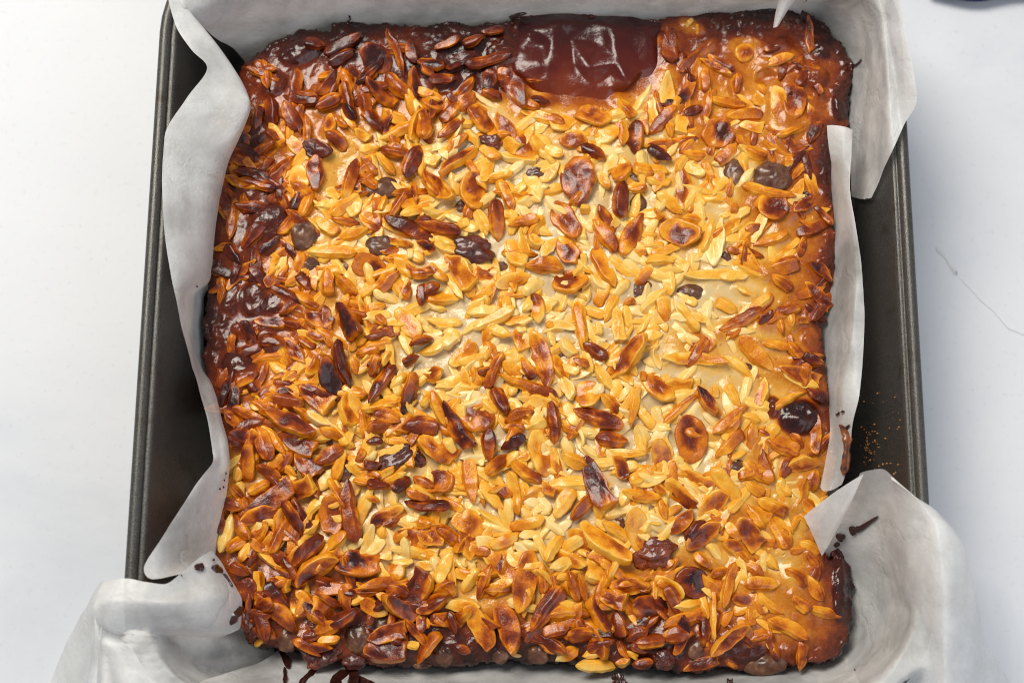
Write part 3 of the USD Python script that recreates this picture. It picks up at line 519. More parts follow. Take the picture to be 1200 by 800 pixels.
# ---- what lies in the caramel; end points are pixels of enlarged crops (4.494 x) whose corner stands in the header
PIECES = """
A 240 10
s 590 460 700 340 60 78
s 480 450 590 465 40 65
s 730 400 780 560 60 67
s 820 400 860 560 70 67
s 850 540 930 650 90 77
s 860 400 1040 520 80 88
s 960 370 1090 480 80 65
s 940 540 1060 600 90 44
s 590 530 710 470 110 77
s 420 500 490 640 90 67
s 660 560 640 660 60 55
r 510 730 660 760 110 88
s 650 660 750 740 80 67
s 1150 530 1090 730 80 75
s 910 690 1090 620 60 34
s 930 750 1080 770 70 66
s 1110 430 1200 470 50 44
s 530 200 640 210 100 88
s 640 250 820 150 70 88
s 660 300 790 230 60 88
f 850 210 960 330 140 88
s 970 140 1050 350 40 77
s 1080 180 1100 300 90 88
s 1140 290 1200 360 90 78
s 770 310 820 380 60 76
s 330 650 420 700 50 66
s 800 640 870 700 60 44
s 700 580 750 630 50 55
B 490 10
s 0 300 130 330 90 88
s 60 390 200 370 60 77
s 90 220 220 170 60 78
s 240 200 350 160 60 88
s 150 320 290 250 60 88
s 260 310 480 250 60 77
s 340 130 450 120 60 78
r 370 330 370 430 90 78
s 430 320 560 510 110 87
s 340 440 440 470 70 67
s 150 460 220 500 110 87
s 220 480 290 380 60 76
s 130 600 220 500 70 76
s 110 690 240 580 60 66
f 290 500 380 650 110 56
s 0 430 120 490 60 34
s 20 540 40 700 90 65
s 420 560 520 680 100 64
f 500 640 590 790 130 45
s 590 480 690 490 90 87
s 550 530 690 560 50 33
s 150 760 250 670 50 45
b 330 700 440 690 90 88
s 330 730 430 790 80 34
f 690 600 830 600 100 33
f 750 690 890 690 80 46
f 840 540 1000 590 120 65
f 900 680 1060 640 120 33
s 1050 470 1130 570 60 45
s 870 720 980 790 70 86
s 1150 600 1140 760 95 87
s 1080 600 1080 720 60 44
s 610 660 700 720 60 22
C 740 10
s 210 110 200 280 90 76
s 260 320 430 180 50 66
s 310 320 320 390 70 88
s 240 540 330 400 70 77
s 280 560 370 520 90 77
s 390 310 390 440 60 45
f 180 350 190 580 90 23
s 410 480 600 510 50 45
s 500 560 690 560 70 45
s 570 620 700 650 60 34
r 380 660 540 660 170 58
f 760 420 800 600 100 35
f 850 400 860 580 130 66
s 580 740 710 790 70 45
s 700 700 800 780 60 55
s 770 680 930 600 50 45
s 200 600 210 680 80 44
s 100 720 340 690 50 56
s 90 740 210 800 60 88
s 270 760 390 780 60 45
s 280 660 350 640 40 44
f 640 460 700 510 60 44
s 680 400 700 460 50 34
f 550 220 640 240 110 45
s 700 220 800 200 90 77
s 900 320 1000 340 110 67
s 720 290 850 250 60 55
s 960 400 1000 460 90 77
k 290 70 310 90 70 32
k 340 110 360 110 50 44
s 120 470 140 640 25 12
s 560 340 550 440 70 66
D 240 170
f 500 120 480 280 110 24
s 600 60 600 230 110 68
s 510 380 570 260 70 54
s 740 280 800 80 80 47
s 830 70 900 160 60 55
c 820 220 1030 220 110 5
c 440 470 590 470 150 6
c 850 520 1000 540 110 5
c 480 620 600 630 80 5
c 690 630 790 640 70 3
s 910 40 1000 150 60 34
s 940 30 1060 50 60 56
s 1120 20 1060 170 110 78
s 1090 180 1110 310 40 77
s 1150 130 1230 280 70 65
f 780 260 790 380 90 23
f 640 330 720 370 90 33
s 590 400 700 460 90 34
f 640 260 720 260 70 23
f 820 360 930 430 100 46
s 700 490 850 450 60 44
s 530 560 790 570 70 34
s 940 420 1060 250 60 56
s 960 390 1190 490 90 87
s 1120 400 1200 400 60 77
s 1040 370 1200 310 60 34
s 920 350 950 270 60 34
s 1130 520 1200 550 70 77
r 790 600 950 680 150 57
s 910 770 1020 670 90 56
s 700 700 800 790 90 56
s 640 660 650 790 100 55
s 490 680 560 760 100 77
s 370 690 480 690 90 67
s 1000 590 1100 690 90 34
s 1090 690 1200 680 90 67
f 1030 760 1090 760 110 55
k 1060 570 1100 570 70 11
k 1010 520 1030 520 50 22
s 260 70 330 120 60 55
E 490 170
s 40 130 190 290 100 65
s 120 150 310 20 60 65
r 290 150 290 330 140 46
s 450 180 550 380 70 11
f 540 130 640 300 110 12
c 560 140 690 140 80 4
f 650 190 740 100 70 33
f 840 70 840 300 190 67
s 800 310 880 240 60 55
f 1080 60 1060 200 110 45
s 1070 200 1060 380 80 77
s 950 150 1000 230 60 34
c 1100 150 1180 170 90 3
c 1110 300 1200 310 110 2
s 1110 240 1200 220 60 45
r 720 320 840 470 130 56
r 740 490 820 610 120 57
k 850 340 910 340 70 33
s 950 330 1030 460 80 65
s 930 400 1040 560 90 46
f 1070 580 1170 370 90 56
s 920 540 1030 740 80 54
s 0 410 220 470 80 77
s 20 350 200 380 60 23
s 0 500 90 560 60 77
s 310 340 360 460 70 33
s 410 300 420 500 90 74
s 480 420 630 390 70 64
k 230 390 250 440 70 22
b 190 560 370 560 150 89
s 150 580 280 790 110 45
f 300 690 410 660 90 45
f 480 500 550 650 110 23
s 580 480 660 540 80 33
s 650 590 720 500 70 12
s 570 640 750 640 90 55
s 420 740 590 690 80 34
r 720 720 880 720 170 46
s 560 790 660 710 70 12
s 1010 590 1160 690 70 23
k 1080 600 1150 650 70 11
s 1020 790 1110 710 60 22
c 400 650 460 660 100 2
c 1110 740 1200 740 90 2
c 200 330 250 340 90 2
s 0 690 100 660 70 46
s 0 790 110 740 90 67
s 100 480 200 540 60 23
k 850 600 890 600 60 22
k 830 480 890 480 90 22
F 740 170
f 270 110 270 325 95 45
s 80 180 200 190 70 33
s 150 250 260 350 80 24
s 120 330 160 390 60 45
s 380 90 430 200 90 44
s 320 240 380 320 60 22
s 390 250 500 260 50 22
c 500 140 600 140 130 2
c 640 150 850 180 150 5
s 560 220 640 130 50 11
s 590 220 850 280 70 45
f 670 310 820 360 150 57
s 600 460 680 420 70 46
k 520 340 560 340 70 44
k 480 360 500 390 50 22
c 480 290 540 290 60 2
s 490 470 580 420 40 23
s 490 500 600 500 70 22
r 160 440 360 490 150 47
s 270 390 400 390 90 45
f 450 380 430 620 110 11
s 370 560 430 390 60 33
s 330 570 330 670 60 12
s 70 610 220 600 60 33
s 60 640 210 710 60 22
s 130 650 270 660 40 22
s 290 690 580 680 60 23
s 560 640 700 700 50 33
c 460 600 550 560 70 2
c 0 740 120 740 80 2
c 240 770 400 770 80 2
s 60 470 130 470 70 33
s 70 530 170 520 50 33
s 0 560 80 570 60 34
s 720 660 880 620 90 56
s 860 350 980 290 60 67
s 650 530 820 470 50 44
s 740 690 840 760 90 56
k 800 90 850 90 80 44
G 240 330
s 480 60 600 130 60 56
s 420 110 520 160 50 45
s 530 180 670 200 110 67
s 400 210 500 240 100 77
s 490 290 580 350 80 66
s 420 300 520 420 80 75
s 540 280 640 300 70 55
s 710 110 800 340 110 88
b 820 290 1000 260 110 87
s 850 350 980 320 60 44
s 700 330 760 560 70 88
f 640 400 680 600 110 88
s 540 490 620 350 90 45
s 780 400 800 490 70 45
s 390 540 480 470 60 35
f 380 590 470 590 70 78
s 320 600 510 650 80 56
s 500 560 660 700 110 74
s 510 560 640 610 80 77
s 330 660 580 800 100 67
s 160 670 350 760 60 65
s 540 690 660 750 50 11
s 740 600 770 780 90 45
s 670 700 710 680 60 12
s 870 640 990 440 70 87
s 880 500 910 390 60 74
s 940 440 970 370 50 44
s 1050 440 1130 400 60 86
s 1080 340 1200 300 80 77
s 820 670 1040 630 60 34
s 1050 690 1110 490 90 85
s 980 560 1070 490 60 23
s 1150 20 1150 130 100 78
f 1020 150 1120 300 100 34
s 1120 180 1200 280 50 11
s 830 190 980 180 70 22
s 860 150 950 120 50 44
s 760 100 820 150 60 45
s 900 690 1030 730 80 76
s 860 780 1000 760 80 65
s 1050 760 1230 770 90 76
s 1150 490 1200 510 70 45
s 1140 660 1200 580 50 34
s 100 680 200 760 120 77
s 300 310 400 330 110 78
s 170 540 280 480 110 67
H 490 330
s 290 250 500 150 60 33
s 560 160 650 30 60 23
s 615 70 640 210 70 82
s 840 110 870 350 70 44
s 980 200 1080 30 60 33
s 1050 140 1060 340 80 33
s 1080 120 1140 100 60 45
s 1110 210 1310 210 35 22
k 930 250 970 250 70 22
s 1090 240 1090 330 50 22
f 450 210 590 210 60 33
s 510 260 550 380 80 44
s 540 410 610 510 60 57
f 620 270 690 540 110 46
s 440 380 360 560 60 56
s 400 560 460 700 80 77
s 430 500 720 600 60 46
s 320 480 400 460 70 65
s 350 410 400 350 60 34
s 210 500 310 420 50 11
s 110 560 290 540 80 22
s 150 610 280 610 50 11
s 310 510 320 570 60 22
s 170 430 310 310 110 44
s 50 200 220 220 50 22
s 120 350 200 260 60 22
s 10 190 60 260 40 11
f 30 490 130 490 90 55
s 80 590 140 760 60 45
s 20 660 80 580 50 34
s 150 660 300 900 100 87
f 230 680 390 740 170 56
s 460 730 600 680 70 56
s 700 610 720 850 80 77
s 760 510 800 620 80 22
f 830 600 960 590 140 44
s 970 600 1050 690 90 46
s 870 330 990 400 80 87
s 820 410 900 440 60 65
s 930 440 1040 570 60 33
s 1000 500 1180 290 100 65
k 1170 500 1200 500 60 55
s 750 440 840 480 60 22
s 760 300 840 390 70 22
s 1110 560 1060 620 70 12
s 1150 560 1120 750 50 34
s 1170 660 1200 730 40 33
s 830 690 1080 770 90 76
s 560 780 670 740 60 22
s 450 770 550 760 80 55
c 440 480 520 600 80 2
c 720 300 770 400 90 2
c 1110 60 1200 30 100 2
s 770 640 830 750 80 22
s 680 200 830 240 50 11
s 640 130 740 190 30 11
I 740 330
s 60 160 200 40 80 23
r 250 320 430 320 140 45
s 170 410 490 430 70 34
s 580 300 740 460 90 44
s 470 260 680 150 70 56
f 690 170 720 200 100 77
s 660 310 860 350 50 44
s 840 150 850 240 40 44
f 50 480 210 620 110 54
s 350 560 440 700 60 86
s 170 740 360 570 60 45
s 430 800 600 660 60 45
s 510 540 560 660 60 33
k 420 580 460 580 60 33
s 40 660 120 770 60 33
s 0 720 40 560 40 33
s 110 720 210 650 50 11
s 110 360 130 450 40 11
s 280 540 380 540 60 12
s 800 460 1020 550 80 56
s 900 400 1000 440 100 87
s 880 210 940 200 110 55
s 560 30 640 70 70 33
s 450 100 550 160 70 33
c 590 600 660 720 60 2
c 590 430 650 460 40 3
s 310 180 400 210 80 22
J 240 490
s 280 50 350 220 90 66
s 120 110 210 130 90 77
s 240 130 220 330 80 76
s 200 230 170 330 70 33
s 430 120 600 190 90 77
s 480 180 590 330 110 78
s 590 240 730 160 90 66
s 610 60 740 100 60 45
s 220 490 490 330 120 77
s 230 400 340 340 50 35
s 430 420 620 360 100 76
s 200 560 390 490 90 66
s 430 440 520 610 70 78
s 530 510 650 410 60 23
s 290 260 400 310 60 66
s 410 190 460 230 70 55
r 670 410 670 610 135 56
s 750 340 790 640 80 76
s 520 610 600 540 70 33
s 640 690 750 600 90 34
s 350 710 430 530 70 65
s 300 690 360 610 60 44
s 270 640 340 560 60 55
s 150 500 240 640 70 66
s 110 440 210 480 60 76
s 90 700 150 510 75 22
s 80 600 100 450 50 77
s 190 750 240 660 70 44
s 140 350 220 430 80 66
s 430 700 530 640 60 12
s 450 780 620 630 90 87
s 560 790 600 740 60 46
s 600 800 750 690 60 55
r 690 760 930 760 170 59
f 830 660 940 650 120 11
s 930 740 1000 730 60 22
s 990 690 1180 720 70 23
s 990 650 1070 640 60 12
s 1030 590 1200 640 110 66
s 1080 550 1200 560 50 44
s 860 130 940 120 70 87
s 920 200 1050 150 60 23
b 940 250 1100 160 110 99
b 1080 180 1140 240 80 99
s 840 250 930 250 100 87
s 860 350 970 360 100 77
s 990 390 1080 310 110 87
s 800 250 840 170 60 55
s 840 420 920 430 60 45
s 790 320 860 350 60 55
s 1100 310 1200 370 80 65
s 1070 390 1180 420 60 55
s 880 550 1040 470 70 83
s 940 570 1060 490 60 74
s 1060 450 1290 470 85 98
c 680 280 780 270 110 2
c 440 280 490 280 50 3
c 620 130 680 120 50 2
c 770 660 830 650 50 3
K 490 490
s 0 110 200 240 110 56
r 20 340 190 340 130 57
s 130 470 230 430 40 33
s 370 60 380 220 80 85
s 440 160 560 100 60 88
s 460 130 560 30 90 55
s 520 210 600 170 80 33
s 260 220 290 440 80 44
s 360 300 480 190 70 56
s 500 240 640 340 70 46
s 490 290 530 500 70 34
s 400 360 490 410 60 76
s 340 340 440 480 90 33
s 550 330 570 420 60 34
f 620 80 680 300 130 34
s 720 160 720 310 60 33
s 760 200 890 250 100 34
s 680 340 930 340 80 32
s 650 340 730 400 70 45
s 900 220 1030 500 120 86
s 1040 200 1090 330 80 47
s 1120 360 1200 260 60 33
s 1080 390 1200 410 70 34
s 940 180 1180 190 50 23
s 860 150 1010 220 50 11
s 940 110 1100 120 80 66
s 860 60 950 90 60 11
s 1170 40 1180 180 60 22
s 720 520 820 370 80 34
s 810 530 910 420 70 76
s 610 480 760 610 40 11
s 470 580 660 530 60 43
s 380 680 530 610 70 44
s 530 620 650 600 50 12
s 320 490 460 580 60 22
s 550 650 640 690 50 12
s 670 750 770 600 60 23
s 640 450 690 490 50 11
s 930 400 960 560 60 33
s 0 540 130 560 60 44
s 0 620 150 640 90 54
s 100 570 220 660 90 65
f 190 520 360 600 130 45
f 250 560 280 740 110 65
f 800 600 950 700 120 45
s 870 560 1120 750 100 35
s 960 690 1000 790 50 44
s 690 790 850 740 60 22
f 1130 480 1180 700 120 34
c 570 420 650 400 100 2
c 1040 560 1100 500 90 2
c 760 270 830 270 70 2
s 100 720 200 700 70 22
s 140 790 200 700 60 33
s 210 720 240 800 50 22
s 0 720 80 740 60 44
s 440 700 530 770 60 22
s 180 290 230 350 40 33
L 740 490
r 310 0 310 220 190 57
f 120 110 190 280 100 45
s 30 40 90 200 80 23
s 0 190 60 190 50 23
s 0 340 130 260 80 34
s 40 350 180 310 60 22
s 0 410 150 420 70 44
s 150 430 180 530 70 44
s 190 500 260 460 50 34
f 30 500 80 700 110 35
s 120 360 170 400 60 44
s 440 110 570 0 60 45
s 450 200 580 70 70 45
s 640 20 640 200 60 44
s 680 160 720 340 80 64
s 500 210 600 180 50 33
s 430 270 600 480 80 33
s 280 280 450 370 110 45
s 190 330 360 470 100 38
s 200 600 310 480 70 56
s 380 540 500 400 100 45
s 290 640 380 540 80 88
s 300 680 450 560 90 66
s 450 590 510 490 50 34
s 310 330 340 400 50 23
s 350 370 460 390 50 12
s 610 440 700 560 80 44
s 670 430 810 490 70 45
s 720 500 830 680 90 45
s 600 340 690 400 80 34
s 560 530 680 700 110 57
s 500 550 570 640 70 34
s 490 650 610 720 100 55
s 240 290 300 300 70 44
s 400 640 470 740 60 12
s 720 120 880 170 130 56
s 820 250 980 230 80 45
s 880 480 920 320 60 45
s 730 330 840 400 100 33
c 450 250 620 280 120 2
c 510 500 570 480 60 2
c 100 80 200 60 50 2
M 240 622
s 140 180 240 230 80 66
f 180 330 280 290 120 66
s 280 220 300 330 50 44
s 340 280 440 400 110 88
s 240 190 280 130 70 77
s 430 140 480 260 60 76
s 330 370 480 510 90 76
s 490 310 570 410 90 45
s 490 280 700 150 110 85
s 600 320 780 290 70 65
f 570 470 690 360 110 65
s 670 500 810 420 110 88
s 280 420 330 580 110 77
s 220 480 270 560 60 78
s 260 600 310 560 50 33
s 460 360 490 450 50 63
s 500 450 550 430 60 66
s 270 360 300 410 50 44
b 510 580 570 680 70 99
b 560 690 700 640 90 99
b 520 560 600 540 60 98
s 600 580 700 570 80 34
b 550 500 660 490 60 99
s 830 380 960 440 80 53
s 930 340 1140 510 80 88
s 1050 410 1200 200 130 77
s 820 300 1060 260 70 55
f 980 170 1050 240 80 44
s 960 300 1080 330 70 77
s 1100 270 1180 200 40 23
s 1120 410 1220 380 60 77
c 750 580 850 560 140 1
c 850 510 1010 490 100 1
c 380 560 470 560 120 1
c 1080 690 1200 690 60 1
b 720 680 840 680 80 99
s 870 570 1080 530 90 76
s 850 640 1090 640 120 86
s 1050 590 1130 610 50 33
s 1100 550 1150 540 60 34
s 1130 690 1230 540 80 66
s 700 350 780 340 60 22
s 770 390 850 340 70 33
s 1130 440 1180 510 60 34
N 490 622
s 0 410 150 350 80 87
s 60 340 190 270 80 56
s 160 430 200 540 80 87
s 200 590 270 650 80 77
s 80 440 150 500 60 45
s 320 50 510 290 140 16
f 590 110 540 410 120 56
s 250 400 370 630 100 46
s 400 350 500 670 120 57
k 490 580 540 560 70 99
s 500 650 540 660 50 11
s 600 520 750 300 90 87
s 790 220 850 370 60 55
s 850 230 880 370 40 55
s 1010 300 1200 290 110 65
s 960 350 1100 390 90 66
s 690 440 900 430 90 65
s 910 350 1020 550 70 76
s 1040 420 1070 560 80 77
s 660 540 790 510 90 77
s 790 550 930 540 70 66
s 890 500 960 560 40 56
s 620 550 780 640 70 77
s 890 620 1030 570 60 77
s 730 680 840 620 70 26
s 830 710 1070 700 80 33
s 870 650 980 640 50 33
s 1090 640 1150 660 70 34
s 1040 690 1110 680 50 53
s 1080 570 1200 520 80 77
s 1120 610 1200 640 80 77
s 230 310 320 200 70 33
s 350 310 500 310 50 56
s 0 170 100 170 50 22
s 100 270 180 110 70 23
f 950 100 960 270 120 34
s 970 100 1000 260 40 44
c 380 640 480 640 90 1
c 560 620 700 640 110 1
c 90 660 170 620 110 1
O 740 622
b 50 150 220 100 150 88
r 330 200 310 340 190 79
s 340 120 410 200 80 56
f 110 250 260 350 110 34
s 150 200 220 160 50 66
s 0 270 100 300 100 66
f 10 410 210 410 140 78
s 220 400 390 380 60 24
s 170 500 410 420 70 46
s 0 520 90 520 90 66
s 160 560 320 540 80 66
s 20 590 170 570 90 66
s 10 700 110 690 80 78
s 0 650 30 680 40 33
s 420 640 600 500 70 57
s 430 560 430 250 40 34
s 480 500 530 420 70 44
s 480 390 540 170 60 45
s 600 280 770 280 80 55
s 530 360 640 360 80 55
s 610 400 640 500 60 44
s 660 340 790 440 50 34
s 730 470 930 560 70 55
s 590 570 730 540 60 66
s 360 510 400 610 30 45
s 290 730 490 680 60 76
s 510 690 550 720 40 44
s 600 170 690 230 80 45
s 440 90 460 150 50 12
s 850 340 930 420 100 55
s 930 240 1000 360 90 56
s 930 110 990 180 80 56
c 590 700 820 680 110 1
c 320 600 390 640 110 1
c 550 270 590 290 60 2
b 120 650 220 690 100 99
"""
SC = 1200 / 267.0
pieces, ox_, oy_ = [], 0, 0
for line in PIECES.strip().splitlines():
    w = line.split()
    if w[0].isupper(): ox_, oy_ = float(w[1]), float(w[2]); continue
    a = [float(q) for q in w[1:6]]
    pieces.append((w[0], ox_ + a[0] / SC, oy_ + a[1] / SC, ox_ + a[2] / SC, oy_ + a[3] / SC, a[4] / SC, w[6]))
# small pale slivers that fill the cream between the named ones
for k in range(1440):
    px, py = (rng.uniform(262, 965), rng.uniform(40, 768)) if k < 1100 else (np.clip(rng.normal(640, 130), 300, 940), np.clip(rng.normal(420, 150), 120, 740)) if k < 1330 else (rng.uniform(258, 350), rng.uniform(130, 480))
    c = P(px, py, TOPZ); i, j = int((c[0] - gx[0]) / RES), int((c[1] - gy[0]) / RES)
    if skin.buffer(3).contains(shapely.Point(px, py)) or tb[i, j] > 8.0 or (bury[i, j] > 0.7 and rng.uniform() < 0.35): continue
    a = rng.uniform(0, math.pi); L = rng.uniform(26, 52) / 2
    tt = int(np.clip(rng.normal(1.2 + tb[i, j] * 0.74, 1.3), 0, 8))
    pieces.append(('x', px - L * math.cos(a), py - L * math.sin(a), px + L * math.cos(a), py + L * math.sin(a), rng.uniform(9, 17), f'{tt}{min(tt + 1, 9)}'))

def sample(arr, c):
    i = np.clip(int((c[0] - gx[0]) / RES), 0, X.shape[0] - 1); j = np.clip(int((c[1] - gy[0]) / RES), 0, X.shape[1] - 1)
    return arr[i, j]
H0 = gaussian_filter(H, 3)
placed = []
for kind, xa, ya, xb, yb, w, tt in pieces:
    zc = TOPZ + 0.0015
    A, B = P(xa, ya, zc), P(xb, yb, zc)
    if kind in 'sfr':
        A, B = A + (A - B) * 0.06, B + (B - A) * 0.06; w = w * {'s': 1.04, 'f': 1.06, 'r': 0.98}[kind]
    if kind == 'c': w *= 1.2
    if kind == 's': w = min(w, np.linalg.norm(B - A) / 0.000258 / 2.0)
    placed.append((kind, A, B, w * 0.000258, tt))
# caramel creeps up around every piece
for kind, A, B, w, tt in placed:
    C = (A + B) / 2; R = np.linalg.norm(B - A) / 2 + w * 1.6
    i0, i1 = np.searchsorted(gx, [C[0] - R, C[0] + R]); j0, j1 = np.searchsorted(gy, [C[1] - R, C[1] + R])
    if i1 <= i0 or j1 <= j0: continue
    xs, ys = X[i0:i1, j0:j1], Y[i0:i1, j0:j1]
    D = (B - A)[:2]; t = np.clip(((xs - A[0]) * D[0] + (ys - A[1]) * D[1]) / (D @ D + 1e-12), 0.08, 0.92)
    d = np.hypot(xs - A[0] - t * D[0], ys - A[1] - t * D[1])
    bq = sample(bury, C)
    amp = {'c': 0.0005, 'b': 0.0010, 'x': 0.0002}.get(kind, 0.0004 + 0.0011 * bq)
    bump_ = amp * np.exp(-(d / (0.62 * w)) ** 2)
    H[i0:i1, j0:j1] = np.maximum(H[i0:i1, j0:j1], H0[i0:i1, j0:j1] + bump_ * 0.9) * 0.5 + (H[i0:i1, j0:j1] + bump_) * 0.5
    if bq > 0.45 and kind in 'sfrk':
        t0 = (int(tt[0]) + int(tt[1])) / 2; m = np.exp(-(d / (0.7 * w)) ** 4) * 0.6
        tb[i0:i1, j0:j1] = tb[i0:i1, j0:j1] * (1 - m) + t0 * m
keep = sdf > -0.0016
Hs = np.where(sdf < 0, np.interp(-sdf, [0, 0.0016], [1, 0]) * (H - 0.008) + 0.008, H)
idx = -np.ones(X.shape, int); idx[keep] = np.arange(keep.sum())
v = np.stack([X[keep], Y[keep], Hs[keep]], -1)
qd = np.stack([idx[:-1, :-1], idx[1:, :-1], idx[1:, 1:], idx[:-1, 1:]], -1).reshape(-1, 4)
f = tri(qd[(qd >= 0).all(1)])
part('caramel_slab', v, f, 'caramel', bake, toast=np.clip(tb[keep] / 10, 0, 1))

# the glassy wrinkled skin of caramel: stiff facets that meet in sharp folds
rimpts = [(588, 66), (596, 96), (614, 106), (638, 119), (655, 124), (680, 126), (700, 127), (722, 118), (740, 107), (757, 97), (772, 84), (779, 58), (775, 34), (752, 27), (725, 25), (700, 22), (672, 16), (650, 13), (628, 17), (606, 30)]
fold = [(655, 30, 2.6), (648, 56, 2.3), (641, 80, 2.0), (643, 101, 1.0), (682, 72, 2.0), (671, 80, 0.7), (668, 50, 0.6), (690, 83, 2.0), (714, 36, 2.3), (720, 58, 2.4), (723, 78, 2.5), (736, 103, 2.3), (714, 92, 0.8), (702, 58, 0.5), (660, 98, 0.5), (690, 106, 0.5), (715, 108, 0.4),
        (742, 66, 0.7), (752, 86, 0.5), (738, 44, 1.5), (756, 40, 1.2), (620, 78, 1.4), (608, 62, 0.6), (618, 50, 0.8), (628, 40, 2.2), (635, 60, 0.5), (625, 100, 0.6), (690, 34, 0.6), (760, 62, 0.9), (604, 86, 0.9)]
from scipy.spatial import Delaunay
rimpts = [(a + rng.uniform(-9, 9), b + rng.uniform(-6, 6) * (b > 40)) for a, b in rimpts]
p2 = np.array(rimpts + [q[:2] for q in fold], float); hh = np.array([-1.3] * len(rimpts) + [q[2] for q in fold])
tr_ = Delaunay(p2).simplices; big = trimesh.Trimesh(np.column_stack([p2, hh]), tr_, process=False).subdivide().subdivide().subdivide()
sv = np.array(big.vertices); edge_in = np.clip(1 - (sv[:, 1] - 12) / 16, 0, 1)
sp = P(sv[:, 0], sv[:, 1], TOPZ + 0.0004 - edge_in * 0.003 + sv[:, 2] * 0.00125)
big2 = trimesh.Trimesh(sp, np.array(big.faces), process=False); big2.merge_vertices(); trimesh.smoothing.filter_laplacian(big2, lamb=0.5, iterations=3); sp = np.array(big2.vertices); big = big2
sp[:, 2] += (fbm(sp * 170, 3, 3) - 0.5) * 0.0013
sm_ = trimesh.graph.smooth_shade(trimesh.Trimesh(sp, np.array(big.faces)[:, ::-1], process=False), angle=math.radians(24), facet_minarea=None)
sx, sy = pix(np.array(sm_.vertices))
part('caramel_skin', np.array(sm_.vertices), np.array(sm_.faces), 'caramel_skin', bake, toast=np.clip(0.42 - (sy - 30) / 190, -0.15, 0.5), label='glassy dark red skin of caramel, wrinkled into sharp folds')

# ---- shapes of the pieces
def frame(A, B, roll, pitch):
    d = B - A; L = np.linalg.norm(d); yaw = math.atan2(d[1], d[0])
    return L, trimesh.transformations.euler_matrix(roll, pitch, yaw, 'sxyz')[:3, :3]
def sliver(L, w, t0, t1, seed, blunt=None, thick=None):
    r = np.random.default_rng(seed)
    n = 19; s = np.linspace(0, 1, n)
    th = thick or np.clip(w * r.uniform(0.42, 0.70), 0.0011, 0.0024)
    p0, p1 = ((r.uniform(1.4, 2.6), r.uniform(2.2, 9)) if blunt is None else (blunt, blunt))
    if blunt is None and r.uniform() < 0.5: p0, p1 = p1, p0
    e0, e1 = (np.abs(np.where(s < 0.5, 1 - 2 * s, 0)), np.abs(np.where(s > 0.5, 2 * s - 1, 0)))
    lens = (1 - np.clip(e0, 0, 1) ** p0) ** 0.75 * (1 - np.clip(e1, 0, 1) ** p1) ** 0.75
    lens = np.maximum(lens, 0.10)
    flat = r.choice([0.08, 0.25, 0.45, 0.6]); rid = r.uniform(-0.62, 0.62) * (1 - flat)
    sh = r.uniform(0.05, 0.45)
    cs = np.array([(-0.86, -0.5), (-0.98, -0.4), (-1, sh - 0.12), (-0.985, sh - 0.02), (-0.93, sh + 0.06), (rid - flat - 0.16, 0.90), (rid - flat, 1.0), (rid, 1.02), (rid + flat, 1.0), (rid + flat + 0.16, 0.90),
                   (0.93, sh + 0.06), (0.985, sh - 0.02), (1, sh - 0.12), (0.98, -0.4), (0.86, -0.5)])
    cs[:, 0] = np.clip(cs[:, 0], -1, 1)
    edgy = np.array([0, 0, 0, .8, .6, .25, 1, .6, 1, .25, .6, .8, 0, 0, 0.])
    if flat > 0.2: edgy[7] = 0
    m = len(cs)
    bend = np.clip(r.normal(0, 0.035), -0.06, 0.06) * L; sag = np.clip(r.normal(0, 0.025), -0.04, 0.04) * L
    tw = r.normal(0, 0.25)
    v = np.empty((n, m, 3)); 
    for i in range(n):
        a = tw * (s[i] - 0.5); y, z = cs[:, 0] * w / 2 * lens[i], cs[:, 1] * th / 1.5 * (0.35 + 0.65 * lens[i])
        v[i, :, 0] = (s[i] - 0.5) * L
        v[i, :, 1] = y * math.cos(a) - z * math.sin(a) + bend * (4 * (s[i] - .5) ** 2 - .4)
        v[i, :, 2] = y * math.sin(a) + z * math.cos(a) + sag * (4 * (s[i] - .5) ** 2 - .4)
    # rounded-off ends: pull the two end rings together
    for i, k in ((0, 1), (n - 1, n - 2)):
        c = v[i].mean(0); v[i] = c + (v[i] - c) * 0.55
    v0 = v.reshape(-1, 3); o = r.uniform(0, 50, 3)
    v1 = v0 + (np.stack([fbm(v0 * 330 + o, 2, 1), fbm(v0 * 330 + o, 2, 2), fbm(v0 * 330 + o, 2, 3)], -1) - 0.5) * 0.0012
    f = grid_faces(n, m, True)
    caps = [[0, k + 1, k] for k in range(1, m - 1)] + [[(n - 1) * m, (n - 1) * m + k, (n - 1) * m + k + 1] for k in range(1, m - 1)]
    f = np.vstack([f, caps])
    S_ = np.repeat(s, m); up = np.clip(v1[:, 2] / th + 0.5, 0, 1.3)
    t = t0 + (t1 - t0) * np.clip(S_ * 1.5 - 0.25, 0, 1)
    mid = (t0 + t1) / 2
    nn = fbm(v1 * 300 + o, 3, 5) - 0.5
    patch = np.clip((up - 0.62) * 1.1 + nn * 2.2 + r.uniform(0.35, 0.75) - np.tile(edgy, n) * 0.45, 0, 1)
    t = t * (0.66 + 0.40 * patch) + nn * 0.12
    t = t + 0.05 * (np.abs(S_ - 0.5) > 0.44)
    return v1, f, t
